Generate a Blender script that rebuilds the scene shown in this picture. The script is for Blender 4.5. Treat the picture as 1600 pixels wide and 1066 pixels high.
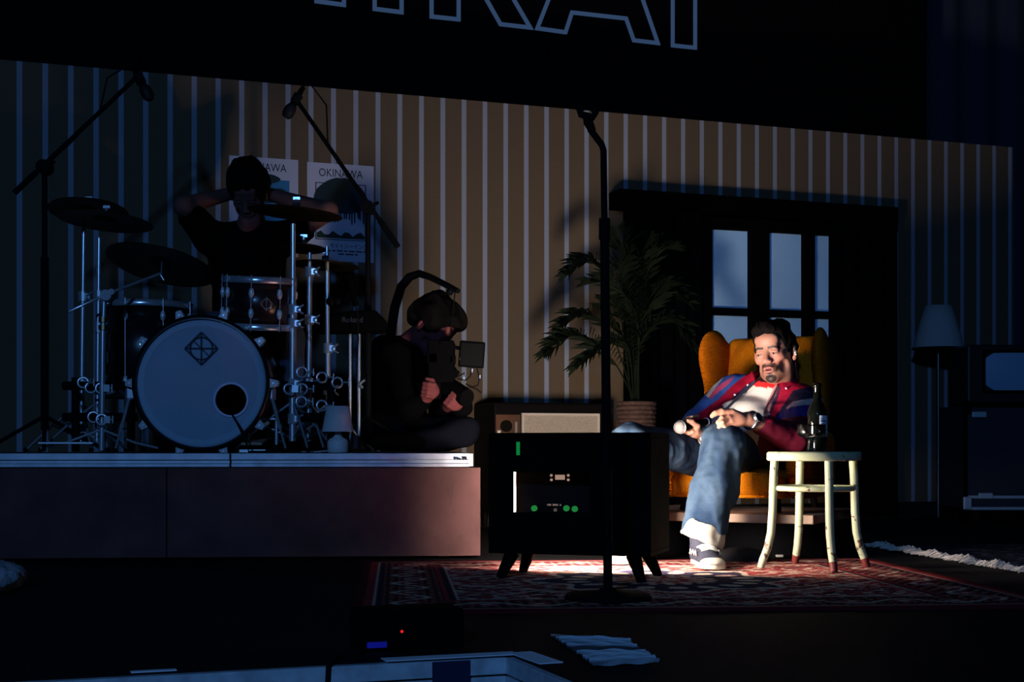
import bpy, bmesh, math, random
import numpy as np
from mathutils import Vector as V, Matrix as M, noise as mnoise

# ------------------------------------------------------------------ camera, world, light
F, HZ, ZC = 2200.0, 700.0, 0.455          # focal length in px, horizon row, camera height above the stage floor
scene = bpy.context.scene
for o in list(bpy.data.objects): bpy.data.objects.remove(o)
cam = bpy.data.cameras.new('camera'); cam.sensor_width = 36; cam.lens = F * 36 / 1600
cam.shift_y = (HZ - 533) / 1600; cam.clip_end = 200
camo = bpy.data.objects.new('camera', cam); scene.collection.objects.link(camo)
camo.location = (0, 0, ZC); camo.rotation_euler = (math.pi / 2, 0, 0); scene.camera = camo
w = bpy.data.worlds.new('world'); scene.world = w; w.use_nodes = True
w.node_tree.nodes['Background'].inputs[0].default_value = (0.2, 0.35, 0.8, 1)
w.node_tree.nodes['Background'].inputs[1].default_value = 0.0004
scene.view_settings.view_transform = 'Standard'; scene.view_settings.look = 'None'
scene.view_settings.exposure = 0.0; scene.view_settings.gamma = 1.0
scene.view_settings.use_curve_mapping = False
def spot(name, loc, aim, power, col, size, radius=.15, blend=.6):
    l = bpy.data.lights.new(name, 'SPOT'); l.energy = power; l.color = col; l.spot_size = math.radians(size)
    l.spot_blend = blend; l.shadow_soft_size = radius
    o = bpy.data.objects.new(name, l); scene.collection.objects.link(o); o.location = loc
    o.rotation_euler = (V(aim) - V(loc)).to_track_quat('-Z', 'Y').to_euler(); return o
# dim blue front-of-house wash hung over the audience
spot('blue_wash_lamp', (-1.6, -6.0, 3.7), (.1, 6.4, .8), 920, (.135, .39, .98), 80, .25)
LED_STRENGTH = 195.0                          # panel light inside the television shell
LED_COLOR = (1.0, .86, .76)

# ------------------------------------------------------------------ helpers
col = scene.collection
org = {}                                     # object name -> world origin of its root
def P(u, v, Y): return V(((u - 800) * Y / F, Y, ZC + (HZ - v) * Y / F))
def G(u, v, z=0.0):                          # pixel on a level surface of height z
    Y = (ZC - z) * F / (v - HZ); return V(((u - 800) * Y / F, Y, z))
def lin(r, g, b):
    f = lambda c: (c / 12.92 if c <= .04045 else ((c + .055) / 1.055) ** 2.4)
    return (f(r / 255), f(g / 255), f(b / 255), 1)
def tag(o, label, cat, group=None, kind=None):
    o['label'] = label; o['category'] = cat
    if group: o['group'] = group
    if kind: o['kind'] = kind
    return o
def thing(name, label, cat, loc=(0, 0, 0), rz=0, group=None):
    o = bpy.data.objects.new(name, None); col.objects.link(o); o.location = loc; o.rotation_euler = (0, 0, rz)
    o.empty_display_size = .1; org[o.name] = V(loc); return tag(o, label, cat, group)
_m = {}
def mat(name, c=(.5, .5, .5), rough=.6, metal=0., emit=None, es=0., bump=0., bscale=60., var=0., vscale=8., attr=False,
        trans=0., ior=1.45, spec=.5, coat=0., alpha=1., wave=None, sheen=0.):
    if name in _m: return _m[name]
    m = bpy.data.materials.new(name); m.use_nodes = True; nt = m.node_tree; b = nt.nodes['Principled BSDF']
    c = tuple(c[:3]) + (1,)
    b.inputs['Base Color'].default_value = c; b.inputs['Roughness'].default_value = rough
    b.inputs['Metallic'].default_value = metal; b.inputs['Specular IOR Level'].default_value = spec
    b.inputs['Transmission Weight'].default_value = trans; b.inputs['IOR'].default_value = ior
    b.inputs['Coat Weight'].default_value = coat; b.inputs['Sheen Weight'].default_value = sheen
    if emit: b.inputs['Emission Color'].default_value = tuple(emit[:3]) + (1,); b.inputs['Emission Strength'].default_value = es
    tc = nt.nodes.new('ShaderNodeTexCoord'); L = nt.links.new; src = None
    if attr:
        a = nt.nodes.new('ShaderNodeAttribute'); a.attribute_name = 'Col'; src = a.outputs['Color']; L(src, b.inputs['Base Color'])
    if var:
        n = nt.nodes.new('ShaderNodeTexNoise'); n.inputs['Scale'].default_value = vscale; n.inputs['Detail'].default_value = 5
        L(tc.outputs['Object'], n.inputs['Vector'])
        r = nt.nodes.new('ShaderNodeMapRange'); r.inputs[1].default_value = .3; r.inputs[2].default_value = .7
        r.inputs[3].default_value = 1 - var; r.inputs[4].default_value = 1 + var; L(n.outputs['Fac'], r.inputs[0])
        x = nt.nodes.new('ShaderNodeMix'); x.data_type = 'RGBA'; x.blend_type = 'MULTIPLY'; x.inputs[0].default_value = 1
        if src: L(src, x.inputs[6])
        else: x.inputs[6].default_value = c
        L(r.outputs[0], x.inputs[7]); L(x.outputs[2], b.inputs['Base Color'])
    h = None
    if bump:
        n = nt.nodes.new('ShaderNodeTexNoise'); n.inputs['Scale'].default_value = bscale; n.inputs['Detail'].default_value = 4
        L(tc.outputs['Object'], n.inputs['Vector']); h = n.outputs['Fac']
    if wave:                                  # (scale, direction 'X'/'Y'/'Z', depth): woven ribs
        wv = nt.nodes.new('ShaderNodeTexWave'); wv.inputs['Scale'].default_value = wave[0]; wv.bands_direction = wave[1]
        wv.inputs['Distortion'].default_value = 1.2; wv.inputs['Detail'].default_value = 2; wv.inputs['Detail Scale'].default_value = 3
        L(tc.outputs['Object'], wv.inputs['Vector']); h = wv.outputs['Fac']; bump = wave[2]
    if h:
        bp = nt.nodes.new('ShaderNodeBump'); bp.inputs['Strength'].default_value = bump; bp.inputs['Distance'].default_value = .004
        L(h, bp.inputs['Height']); L(bp.outputs[0], b.inputs['Normal'])
    _m[name] = m; return m

class MB:
    def __init__(s): s.v = []; s.f = []; s.sm = []
    def add(s, vs, fs, smooth=False):
        o = len(s.v); s.v += [tuple(v) for v in vs]; s.f += [tuple(i + o for i in f) for f in fs]; s.sm += [smooth] * len(fs); return s
    def box(s, c, d, R=None, bev=0.):
        c = V(c); hx, hy, hz = d[0] / 2, d[1] / 2, d[2] / 2
        if bev <= 0:
            vs = [V((x, y, z)) for x in (-hx, hx) for y in (-hy, hy) for z in (-hz, hz)]
            fs = [(0, 1, 3, 2), (4, 6, 7, 5), (0, 4, 5, 1), (2, 3, 7, 6), (0, 2, 6, 4), (1, 5, 7, 3)]
        else:
            b = min(bev, hx * .95, hy * .95, hz * .95); vs = []; idx = {}
            for sx in (-1, 1):
                for sy in (-1, 1):
                    for sz in (-1, 1):
                        for a in range(3):
                            p = [sx * (hx - b), sy * (hy - b), sz * (hz - b)]; p[a] += (sx, sy, sz)[a] * b
                            idx[(sx, sy, sz, a)] = len(vs); vs.append(V(p))
            fs = []
            for a in range(3):
                o1, o2 = [i for i in range(3) if i != a]
                for q in (-1, 1):
                    r = []
                    for (i, j) in ((-1, -1), (1, -1), (1, 1), (-1, 1)):
                        k = [0, 0, 0]; k[a] = q; k[o1] = i; k[o2] = j; r.append(idx[tuple(k) + (a,)])
                    if (q > 0) == (a == 1): r.reverse()
                    fs.append(tuple(r))
                for i in (-1, 1):
                    for j in (-1, 1):
                        k1 = [0, 0, 0]; k1[a] = -1; k1[o1] = i; k1[o2] = j; k2 = list(k1); k2[a] = 1
                        fs.append((idx[tuple(k1) + (o1,)], idx[tuple(k2) + (o1,)], idx[tuple(k2) + (o2,)], idx[tuple(k1) + (o2,)]))
            for sx in (-1, 1):
                for sy in (-1, 1):
                    for sz in (-1, 1): fs.append(tuple(idx[(sx, sy, sz, a)] for a in range(3)))
        if R is not None: vs = [R @ v for v in vs]
        return s.add([c + v for v in vs], fs)
    def tube(s, pts, r, n=8, cap=True, closed=False):
        pts = [V(p) for p in pts]; m = len(pts); rr = r if isinstance(r, (list, tuple)) else [r] * m
        vs = []; fs = []; nx = None
        for i, p in enumerate(pts):
            if closed: d = pts[(i + 1) % m] - pts[i - 1]
            else: d = pts[min(i + 1, m - 1)] - pts[max(i - 1, 0)]
            d = d.normalized() if d.length > 1e-9 else V((0, 0, 1))
            if nx is None:
                nx = d.cross(V((0, 0, 1)));
                if nx.length < .05: nx = d.cross(V((1, 0, 0)))
            nx = (nx - d * nx.dot(d)).normalized(); ny = d.cross(nx)
            for k in range(n):
                a = 2 * math.pi * k / n; vs.append(p + (nx * math.cos(a) + ny * math.sin(a)) * rr[i])
        for i in range(m if closed else m - 1):
            j = (i + 1) % m
            for k in range(n): fs.append((i * n + k, i * n + (k + 1) % n, j * n + (k + 1) % n, j * n + k))
        s.add(vs, fs, True)
        if cap and not closed:
            s.add(vs[:n], [tuple(range(n))[::-1]]); s.add(vs[-n:], [tuple(range(n))])
        return s
    def lathe(s, prof, T=None, n=24, smooth=True, arc=None):
        T = T or M.Identity(4); vs = []; fs = []; m = len(prof)
        for k in range(n):
            a = 2 * math.pi * k / n
            for r, z in prof: vs.append(T @ V((r * math.cos(a), r * math.sin(a), z)))
        for k in range(n):
            q = (k + 1) % n
            for i in range(m - 1): fs.append((k * m + i, q * m + i, q * m + i + 1, k * m + i + 1))
        return s.add(vs, fs, smooth)
    def sphere(s, c, r, n=12, R=None):
        r = r if isinstance(r, (list, tuple)) else (r, r, r); vs = []; fs = []; h = n // 2
        for i in range(h + 1):
            t = math.pi * i / h
            for k in range(n):
                a = 2 * math.pi * k / n
                p = V((r[0] * math.sin(t) * math.cos(a), r[1] * math.sin(t) * math.sin(a), r[2] * math.cos(t)))
                vs.append(V(c) + (R @ p if R else p))
        for i in range(h):
            for k in range(n): fs.append((i * n + k, (i + 1) * n + k, (i + 1) * n + (k + 1) % n, i * n + (k + 1) % n))
        return s.add(vs, fs, True)
    def prism(s, poly, ex, T=None):           # poly in the local xy plane, extruded by ex along local z
        T = T or M.Identity(4); n = len(poly)
        vs = [T @ V((x, y, 0)) for x, y in poly] + [T @ V((x, y, ex)) for x, y in poly]
        return s.add(vs, [tuple(range(n))[::-1], tuple(range(n, 2 * n))] + [(i, (i + 1) % n, n + (i + 1) % n, n + i) for i in range(n)])
    def build(s, name, m, parent=None, local=False, base=None, bevel=0., seg=2, subd=0, smooth=None):
        me = bpy.data.meshes.new(name); o0 = V((0, 0, 0))
        if parent is not None: o0 = V((0, 0, 0)) if local else org[parent.name]
        elif base is not None: o0 = V(base)
        me.from_pydata([tuple(V(v) - o0) for v in s.v], [], s.f)
        me.polygons.foreach_set('use_smooth', s.sm if smooth is None else [smooth] * len(s.f))
        me.materials.append(m); me.update()
        bm = bmesh.new(); bm.from_mesh(me); bmesh.ops.recalc_face_normals(bm, faces=bm.faces); bm.to_mesh(me); bm.free()
        o = bpy.data.objects.new(name, me); col.objects.link(o)
        if parent is not None: o.parent = parent; org[o.name] = o0 if not local else V((0, 0, 0))
        else: o.location = o0; org[o.name] = o0
        if bevel:
            md = o.modifiers.new('bevel', 'BEVEL'); md.width = bevel; md.segments = seg; md.limit_method = 'ANGLE'; md.harden_normals = False
        if subd: md = o.modifiers.new('sub', 'SUBSURF'); md.levels = subd; md.render_levels = subd
        return o
def struct(o): o['kind'] = 'structure'; return o
def frame(origin, xaxis, yaxis):              # 4x4 from two axes
    x = V(xaxis).normalized(); y = V(yaxis); y = (y - x * y.dot(x)).normalized(); z = x.cross(y)
    return M(((x.x, y.x, z.x, origin[0]), (x.y, y.y, z.y, origin[1]), (x.z, y.z, z.z, origin[2]), (0, 0, 0, 1)))
def along(a, b):                              # 4x4 whose z axis runs from a to b
    d = (V(b) - V(a)); return M.Translation(V(a)) @ d.to_track_quat('Z', 'Y').to_matrix().to_4x4()
def colorize(o, fn):
    me = o.data; n = len(me.vertices); co = np.empty(n * 3); me.vertices.foreach_get('co', co)
    co = co.reshape(-1, 3) + np.array(org[o.name]); c = np.ones((n, 4)); c[:, :3] = fn(co)
    a = me.color_attributes.new('Col', 'FLOAT_COLOR', 'POINT'); a.data.foreach_set('color', c.ravel())
def text(name, body, size, m, T, parent=None, ext=.0006, align='CENTER', sx=1., label=None):
    cu = bpy.data.curves.new(name, 'FONT'); cu.body = body; cu.size = size; cu.extrude = ext; cu.align_x = align; cu.resolution_u = 3
    t = bpy.data.objects.new(name, cu); col.objects.link(t); bpy.context.view_layer.update()
    me = bpy.data.meshes.new_from_object(t.evaluated_get(bpy.context.evaluated_depsgraph_get()))
    bpy.data.objects.remove(t); me.materials.clear(); me.materials.append(m)
    o0 = org[parent.name] if parent else V((0, 0, 0))
    T = M.Translation(-o0) @ T @ M.Diagonal((sx, 1, 1, 1)); me.transform(T)
    o = bpy.data.objects.new(name, me); col.objects.link(o)
    if parent: o.parent = parent; org[o.name] = o0
    return o

# signed distance fields on a grid, meshed with surface nets: gives continuous bodies and soft upholstery
class Field:
    def __init__(s, lo, hi, h):
        s.lo = np.array(lo, float); s.h = h; n = np.ceil((np.array(hi, float) - s.lo) / h).astype(int) + 1
        s.g = [s.lo[i] + h * np.arange(n[i]) for i in range(3)]; s.D = np.full(tuple(n), 1.0, np.float32)
    def _sub(s, lo, hi, pad):
        sl = []
        for i in range(3):
            a = int(np.clip((lo[i] - pad - s.lo[i]) / s.h, 0, len(s.g[i]) - 1)); b = int(np.clip((hi[i] + pad - s.lo[i]) / s.h + 2, 1, len(s.g[i])))
            sl.append(slice(a, max(b, a + 1)))
        x, y, z = (s.g[i][sl[i]].astype(np.float32) for i in range(3))
        return tuple(sl), x[:, None, None], y[None, :, None], z[None, None, :]
    def _op(s, sl, d, k, sub):
        a = s.D[sl]
        if sub: d = -d; hh = np.clip(.5 + .5 * (a - d) / k, 0, 1); s.D[sl] = d + (a - d) * hh + k * hh * (1 - hh)
        else: hh = np.clip(.5 + .5 * (d - a) / k, 0, 1); s.D[sl] = d + (a - d) * hh - k * hh * (1 - hh)
        return s
    def cap(s, a, b, ra, rb=None, k=.012, sub=False):
        rb = ra if rb is None else rb; a = np.array(a, float); b = np.array(b, float); R = max(ra, rb)
        sl, x, y, z = s._sub(np.minimum(a, b) - R, np.maximum(a, b) + R, k + 4 * s.h)
        d = b - a; L = max(float(d @ d), 1e-12); px, py, pz = x - a[0], y - a[1], z - a[2]
        t = np.clip((px * d[0] + py * d[1] + pz * d[2]) / L, 0, 1)
        q = np.sqrt((px - t * d[0]) ** 2 + (py - t * d[1]) ** 2 + (pz - t * d[2]) ** 2) - (ra + (rb - ra) * t)
        return s._op(sl, q, k, sub)
    def ell(s, c, r, R=None, k=.012, sub=False):
        c = np.array(c, float); R = np.eye(3) if R is None else np.array([[R[i][j] for j in range(3)] for i in range(3)])
        m = max(r); ext = np.abs(R) @ np.array(r)
        sl, x, y, z = s._sub(c - ext, c + ext, k + 4 * s.h); px, py, pz = x - c[0], y - c[1], z - c[2]
        k0 = 0; k1 = 0
        for i in range(3):
            q = px * R[0, i] + py * R[1, i] + pz * R[2, i]; k0 = k0 + (q / r[i]) ** 2; k1 = k1 + (q / r[i] ** 2) ** 2
        k0 = np.sqrt(k0); k1 = np.sqrt(k1) + 1e-6
        return s._op(sl, np.where(k0 < 1e-4, -min(r), k0 * (k0 - 1) / k1), k, sub)
    def box(s, c, d, R=None, r=.02, k=.012, sub=False):   # d = half sizes
        c = np.array(c, float); R = np.eye(3) if R is None else np.array([[R[i][j] for j in range(3)] for i in range(3)])
        ext = np.abs(R) @ np.array(d, float); sl, x, y, z = s._sub(c - ext, c + ext, k + 4 * s.h)
        px, py, pz = x - c[0], y - c[1], z - c[2]; q = []
        for i in range(3): q.append(np.abs(px * R[0, i] + py * R[1, i] + pz * R[2, i]) - (d[i] - r))
        o = np.sqrt(sum(np.maximum(a, 0) ** 2 for a in q)) + np.minimum(np.maximum(np.maximum(q[0], q[1]), q[2]), 0) - r
        return s._op(sl, o, k, sub)
    def mesh(s):
        D = s.D; n = D.shape; ins = D < 0
        c = [ins[i:n[0] - 1 + i, j:n[1] - 1 + j, k:n[2] - 1 + k] for i in (0, 1) for j in (0, 1) for k in (0, 1)]
        cnt = sum(a.astype(np.int8) for a in c); act = (cnt > 0) & (cnt < 8); I = np.argwhere(act)
        idx = np.full(act.shape, -1, np.int64); idx[act] = np.arange(len(I))
        acc = np.zeros((len(I), 3)); num = np.zeros(len(I))
        offs = [(i, j, k) for i in (0, 1) for j in (0, 1) for k in (0, 1)]
        for a in offs:
            for ax in range(3):
                if a[ax]: continue
                b = list(a); b[ax] = 1
                da = D[I[:, 0] + a[0], I[:, 1] + a[1], I[:, 2] + a[2]].astype(float); db = D[I[:, 0] + b[0], I[:, 1] + b[1], I[:, 2] + b[2]].astype(float)
                x = (da < 0) != (db < 0); t = np.where(x, da / np.where(x, da - db, 1), 0)
                p = np.array(a, float)[None, :].repeat(len(I), 0); p[:, ax] += t; acc += p * x[:, None]; num += x
        vs = s.lo + (I + acc / num[:, None]) * s.h; fs = []
        for ax in range(3):
            a0 = [slice(1, n[q] - 1) for q in range(3)]; a0[ax] = slice(0, n[ax] - 1); a1 = list(a0); a1[ax] = slice(1, n[ax])
            s0 = ins[tuple(a0)]; s1 = ins[tuple(a1)]; E = np.argwhere(s0 != s1)
            if not len(E): continue
            flip = s0[E[:, 0], E[:, 1], E[:, 2]]
            for q in range(3):
                if q != ax: E[:, q] += 1
            u, w_ = [(1, 2), (2, 0), (0, 1)][ax]; quad = []
            for du, dw in ((-1, -1), (0, -1), (0, 0), (-1, 0)):
                e = E.copy(); e[:, u] += du; e[:, w_] += dw; quad.append(idx[e[:, 0], e[:, 1], e[:, 2]])
            Q = np.stack(quad, 1); Q[~flip] = Q[~flip][:, ::-1]; fs.append(Q)
        return vs, np.concatenate(fs)
def join(*ms):
    vs = []; fs = []; o = 0
    for v, f in ms: vs.append(v); fs.append(f + o); o += len(v)
    return np.concatenate(vs), np.concatenate(fs)
def soft(name, vf, m, parent=None, fn=None, T=None, smooth=0):
    v, f = vf
    if T is not None: A = np.array(T); v = v @ A[:3, :3].T + A[:3, 3]
    me = bpy.data.meshes.new(name); o0 = org[parent.name] if parent else V((0, 0, 0))
    me.from_pydata((v - np.array(o0)).tolist(), [], f.tolist()); me.polygons.foreach_set('use_smooth', [True] * len(f))
    me.materials.append(m); o = bpy.data.objects.new(name, me); col.objects.link(o); org[o.name] = o0
    if parent: o.parent = parent
    if fn: colorize(o, fn)
    if smooth: md = o.modifiers.new('smooth', 'SMOOTH'); md.factor = .5; md.iterations = smooth
    return o
def wrinkle(vf, amp, scale, stretch=(1, 1, 1)):
    v, f = vf; out = v.copy()
    for i, p in enumerate(v):
        q = V((p[0] * scale * stretch[0], p[1] * scale * stretch[1], p[2] * scale * stretch[2]))
        d = mnoise.noise_vector(q); out[i] += np.array(d) * amp
    return out, f

# ------------------------------------------------------------------ the place: stage floor, backdrop, wall flat, risers
WA = math.radians(19.57); WE = V((math.cos(WA), math.sin(WA), 0)); WN = V((math.sin(WA), -math.cos(WA), 0)); W0 = V((-2.616, 7.194, 0))
def Wl(s, off, z): p = W0 + WE * s + WN * off; return V((p.x, p.y, z))
def wp(u, v, off=0.):                        # pixel -> (s, z) on the wall plane moved off metres towards the audience
    k = (u - 800) / F; Y = (off + W0.dot(WN)) / (k * WN.x + WN.y); p = P(u, v, Y); return ((p - W0).dot(WE), p.z)
WR = M.Rotation(WA, 3, 'Z')
def wbox(mb, s0, s1, o0, o1, z0, z1, bev=0):
    return mb.box(Wl((s0 + s1) / 2, (o0 + o1) / 2, (z0 + z1) / 2), (abs(s1 - s0), abs(o1 - o0), z1 - z0), WR, bev)
m_stage = mat('black_stage_paint', (.006, .006, .007), .75, bump=.3, bscale=30, var=.4, vscale=3, spec=.12)
m_black = mat('matte_black', (.002, .002, .0024), .9, spec=.04)
m_blackgloss = mat('black_plastic', (.0022, .0022, .0025), .85, spec=.04)
m_alu = mat('aluminium', (.42, .45, .5), .42, .75, var=.15, vscale=25)
m_cloth_black = mat('black_drape', (.004, .004, .005), .95, spec=.1)

c0 = G(798, 1022); TE = WE; TN = WN                          # the notch in the stage front
Lf = c0 - TE * 4.5; Rf = c0 + TN * 2.6
mb = MB(); far = 16.0
poly = [c0, Rf, Rf + TE * 9, V((12, far, 0)), V((-9, far, 0)), Lf + V((-2, 0, 0)) + TN * -.0, Lf]
n = len(poly)
mb.add([(p.x, p.y, 0) for p in poly] + [(p.x, p.y, -.018) for p in poly], [tuple(range(n)), tuple(range(2 * n - 1, n - 1, -1))] + [(i, (i + 1) % n, n + (i + 1) % n, n + i)[::-1] for i in range(n)])
fl = struct(mb.build('floor', m_stage))
mb = MB(); a = c0 - TE * 2.25 + TN * .012
R = M.Rotation(WA, 3, 'Z')
for z, h, d in ((-.022, .036, .024), (-.058, .026, .016), (-.088, .026, .022)): mb.box(a + V((0, 0, z)), (4.5, d, h), R)
for q in (c0 + TN * 1.3 - TE * .01,):
    for z, h in ((-.022, .036), (-.058, .026), (-.088, .026)): mb.box(q + V((0, 0, z)), (.02, 2.6, h), R)
struct(mb.build('trim_1', mat('stage_edge_aluminium', (.5, .56, .6), .6, .1, var=.2, vscale=25), bevel=.002))
mb = MB(); mb.box(c0 - TE * 2.25 + TN * -.03 + V((0, 0, -.55)), (4.5, .03, .9), R); mb.box(c0 + TN * 1.3 + TE * .02 + V((0, 0, -.55)), (.03, 2.6, .9), R)
struct(mb.build('wall_stagefront', m_black))
mb = MB(); mb.box((0, 3, -1.03), (24, 26, .06)); struct(mb.build('floor_pit', m_black))
# black back of the stage house, and a navy drape to the right
mb = MB(); mb.box((1.5, 14.8, 4), (26, .1, 10)); struct(mb.build('wall_back', m_cloth_black))
dr = MB(); x0 = P(1448, 0, 11.6).x; pts = []
for i in range(61):
    t = i / 60; x = x0 + t * 4.2; pts.append((x, 11.6 + t * 1.0 + .05 * math.sin(t * 90)))
vs = [(x, y, 0.0) for x, y in pts] + [(x, y, 6.5) for x, y in pts] + [(x, y + .01, 0.0) for x, y in pts] + [(x, y + .01, 6.5) for x, y in pts]
k = len(pts); dr.add(vs, [(i, i + 1, k + i + 1, k + i) for i in range(k - 1)] + [(2 * k + i, 3 * k + i, 3 * k + i + 1, 2 * k + i + 1) for i in range(k - 1)], True)
tag(dr.build('stage_drape', mat('navy_drape', (.05, .055, .075), .9, spec=.1)), 'dark navy drape hanging behind the right end of the striped wall', 'drape')

# LED screen with outlined title
SA = math.radians(22.2); SE = V((math.cos(SA), math.sin(SA), 0)); SN = V((math.sin(SA), -math.cos(SA), 0)); S0 = P(790, 40, 9.6)
def sp(u, v):
    k_ = (u - 800) / F; Y = (S0.x * SN.x + S0.y * SN.y) / (k_ * SN.x + SN.y); return P(u, v, Y)
def s2(u, v): p = sp(u, v); return ((p - S0).dot(SE), p.z - S0.z)
scr = thing('led_screen', 'big black video screen with outlined white title above the striped wall', 'screen', tuple(S0 + V((0, 0, -S0.z))))
mb = MB(); sr = s2(1446, 40)[0]
mb.box(S0 + SE * (sr - 7) / 2 - SN * .08 + V((0, 0, .4)), (sr + 7, .14, 4.4), M.Rotation(SA, 3, 'Z')); mb.build('screen_panel', m_cloth_black, scr)
for q in (-4.5, -1.5, 1.2):
    mb = MB(); mb.box(S0 + SE * q - SN * .15 + V((0, 0, -1.9 - (S0.z - 1.9) / 2 + .05)), (.08, .08, S0.z - 1.8), M.Rotation(SA, 3, 'Z')); mb.build('support_post', m_black, scr)
m_led = mat('led_letter_glow', (.02, .03, .05), .6, emit=(.13, .26, .56), es=.20)
def stroke_loop(pts, wd, closed=True):       # an outline of even width as mitred quads
    n = len(pts); mb = MB(); out = []; area = sum(pts[i][0] * pts[(i + 1) % n][1] - pts[(i + 1) % n][0] * pts[i][1] for i in range(n))
    sg = 1 if area > 0 else -1
    for i in range(n):
        a, b, c = V(pts[i - 1]), V(pts[i]), V(pts[(i + 1) % n]); d1 = (b - a).normalized(); d2 = (c - b).normalized()
        n1 = V((-d1.y, d1.x)) * sg; n2 = V((-d2.y, d2.x)) * sg; q = (n1 + n2); q = q / max(q.dot(n1), .35); out.append(b + q * wd)
    for i in range(n):
        j = (i + 1) % n; q = [pts[i], pts[j], out[j], out[i]]
        vs = [S0 + SE * p[0] + SN * o + V((0, 0, p[1])) for o in (.0, .012) for p in q]
        mb.add(vs, [(0, 3, 2, 1), (4, 5, 6, 7), (0, 1, 5, 4), (1, 2, 6, 5), (2, 3, 7, 6), (3, 0, 4, 7)])
    return mb
# letter corners in screen metres; the bottoms come from the picture, the tops continue out of frame
def stem(u0, v0, u1, v1, cap):
    a = s2(u0, v0); b = s2(u1, v1); return [a, b, (b[0], b[1] + cap), (a[0], a[1] + cap)]
CAP = .9; Lw = .026
a = stem(491, 5, 540, 11.5, CAP); wl = a[1][0] - a[0][0]
Ml = [a[0], a[1], a[2], (a[2][0] - wl * .9, a[2][1]), (a[0][0] - wl * 1.0, a[0][1] + .42), (a[0][0] - wl * 2.1, a[3][1]), (a[0][0] - wl * 3.0, a[3][1]), (a[0][0] - wl * 3.0, a[0][1]),
      (a[0][0] - wl * 2.0, a[0][1]), (a[0][0] - wl * 2.0, a[0][1] + .55), (a[0][0] - wl, a[0][1] + .16), (a[0][0], a[0][1] + .55)]
stroke_loop(Ml, Lw).build('letter_m', m_led, scr)
stroke_loop(stem(582, 17, 630, 23, CAP), Lw).build('letter_i', m_led, scr)
a = stem(671, 29, 719, 34, CAP); r0 = s2(780, 41); r1 = s2(833, 47); d = s2(757, 0); x = a[0][0]; z = a[0][1]
Rl = [a[0], a[1], (a[1][0], z + .33), (a[1][0] + .07, z + .33), r0, r1, (r1[0] - .24, z + .36), (r1[0] - .10, z + .46), (r1[0] - .06, z + .62), (r1[0] - .12, z + .8), (r1[0] - .26, z + CAP), a[3]]
stroke_loop(Rl, Lw).build('letter_r', m_led, scr)
Rh = [(a[1][0], z + .5), (a[1][0] + .14, z + .5), (a[1][0] + .2, z + .6), (a[1][0] + .14, z + .72), (a[1][0], z + .72)]
stroke_loop(Rh, Lw).build('letter_r_counter', m_led, scr)
A0, A1, B0, B1, C0, C1 = s2(835, 47), s2(885, 54), s2(895, 23), s2(976, 32), s2(988, 66), s2(1031, 71); xm = (A0[0] + C1[0]) / 2
stroke_loop([A0, A1, B0, B1, C0, C1, (xm + .12, A0[1] + CAP), (xm - .12, A0[1] + CAP)], Lw).build('letter_a', m_led, scr)
stroke_loop([(xm - .12, A0[1] + .36), (xm + .12, A0[1] + .36), (xm, A0[1] + .68)], Lw).build('letter_a_counter', m_led, scr)
stroke_loop(stem(1048, 74, 1088, 78, CAP), Lw).build('letter_i', m_led, scr)

# striped wall flat (wallpaper print in the material)
mw = bpy.data.materials.new('striped_wallpaper'); mw.use_nodes = True; nt = mw.node_tree; b = nt.nodes['Principled BSDF']; L = nt.links.new
tc = nt.nodes.new('ShaderNodeTexCoord'); sep = nt.nodes.new('ShaderNodeSeparateXYZ'); L(tc.outputs['Object'], sep.inputs[0])
def math_(op, a, bv=None):
    x = nt.nodes.new('ShaderNodeMath'); x.operation = op
    for i, q in enumerate((a, bv)):
        if q is None: continue
        if hasattr(q, 'is_linked'): L(q, x.inputs[i])
        else: x.inputs[i].default_value = q
    return x.outputs[0]
t = math_('SUBTRACT', sep.outputs[0], .0937 - .12592 / 2); t = math_('MODULO', math_('ADD', t, 12.592), .12592); t = math_('ABSOLUTE', math_('SUBTRACT', t, .12592 / 2)); t = math_('LESS_THAN', t, .0138)
nz = nt.nodes.new('ShaderNodeTexNoise'); nz.inputs['Scale'].default_value = 140; L(tc.outputs['Object'], nz.inputs['Vector'])
mx = nt.nodes.new('ShaderNodeMix'); mx.data_type = 'RGBA'; L(t, mx.inputs[0]); mx.inputs[6].default_value = (.155, .108, .066, 1); mx.inputs[7].default_value = (.34, .375, .46, 1)
ml = nt.nodes.new('ShaderNodeMix'); ml.data_type = 'RGBA'; ml.blend_type = 'MULTIPLY'; ml.inputs[0].default_value = .35; L(mx.outputs[2], ml.inputs[6]); L(nz.outputs['Fac'], ml.inputs[7])
L(ml.outputs[2], b.inputs['Base Color']); b.inputs['Roughness'].default_value = .85; b.inputs['Specular IOR Level'].default_value = .2
s_end = wp(1583, 300)[0]
mb = MB(); mb.box((s_end / 2 - 1, .025, 1.22), (s_end + 2, .05, 2.44)); wall = struct(mb.build('wall_back_flat', mw)); wall.location = W0; wall.rotation_euler = (0, 0, WA)
mb = MB(); wbox(mb, -2, s_end, 0, .018, 0, .11); struct(mb.build('baseboard_back', mat('dark_skirting', (.01, .009, .008), .5), bevel=.004))
mb = MB()
for s in (-1.5, .5, 2.5, 4.5, 6.0):
    mb.tube([Wl(s, -.05, 1.9), Wl(s, -.9, .03)], .02, 6)
struct(mb.build('trim_2', mat('brace_timber', (.1, .07, .05), .8)))

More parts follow.
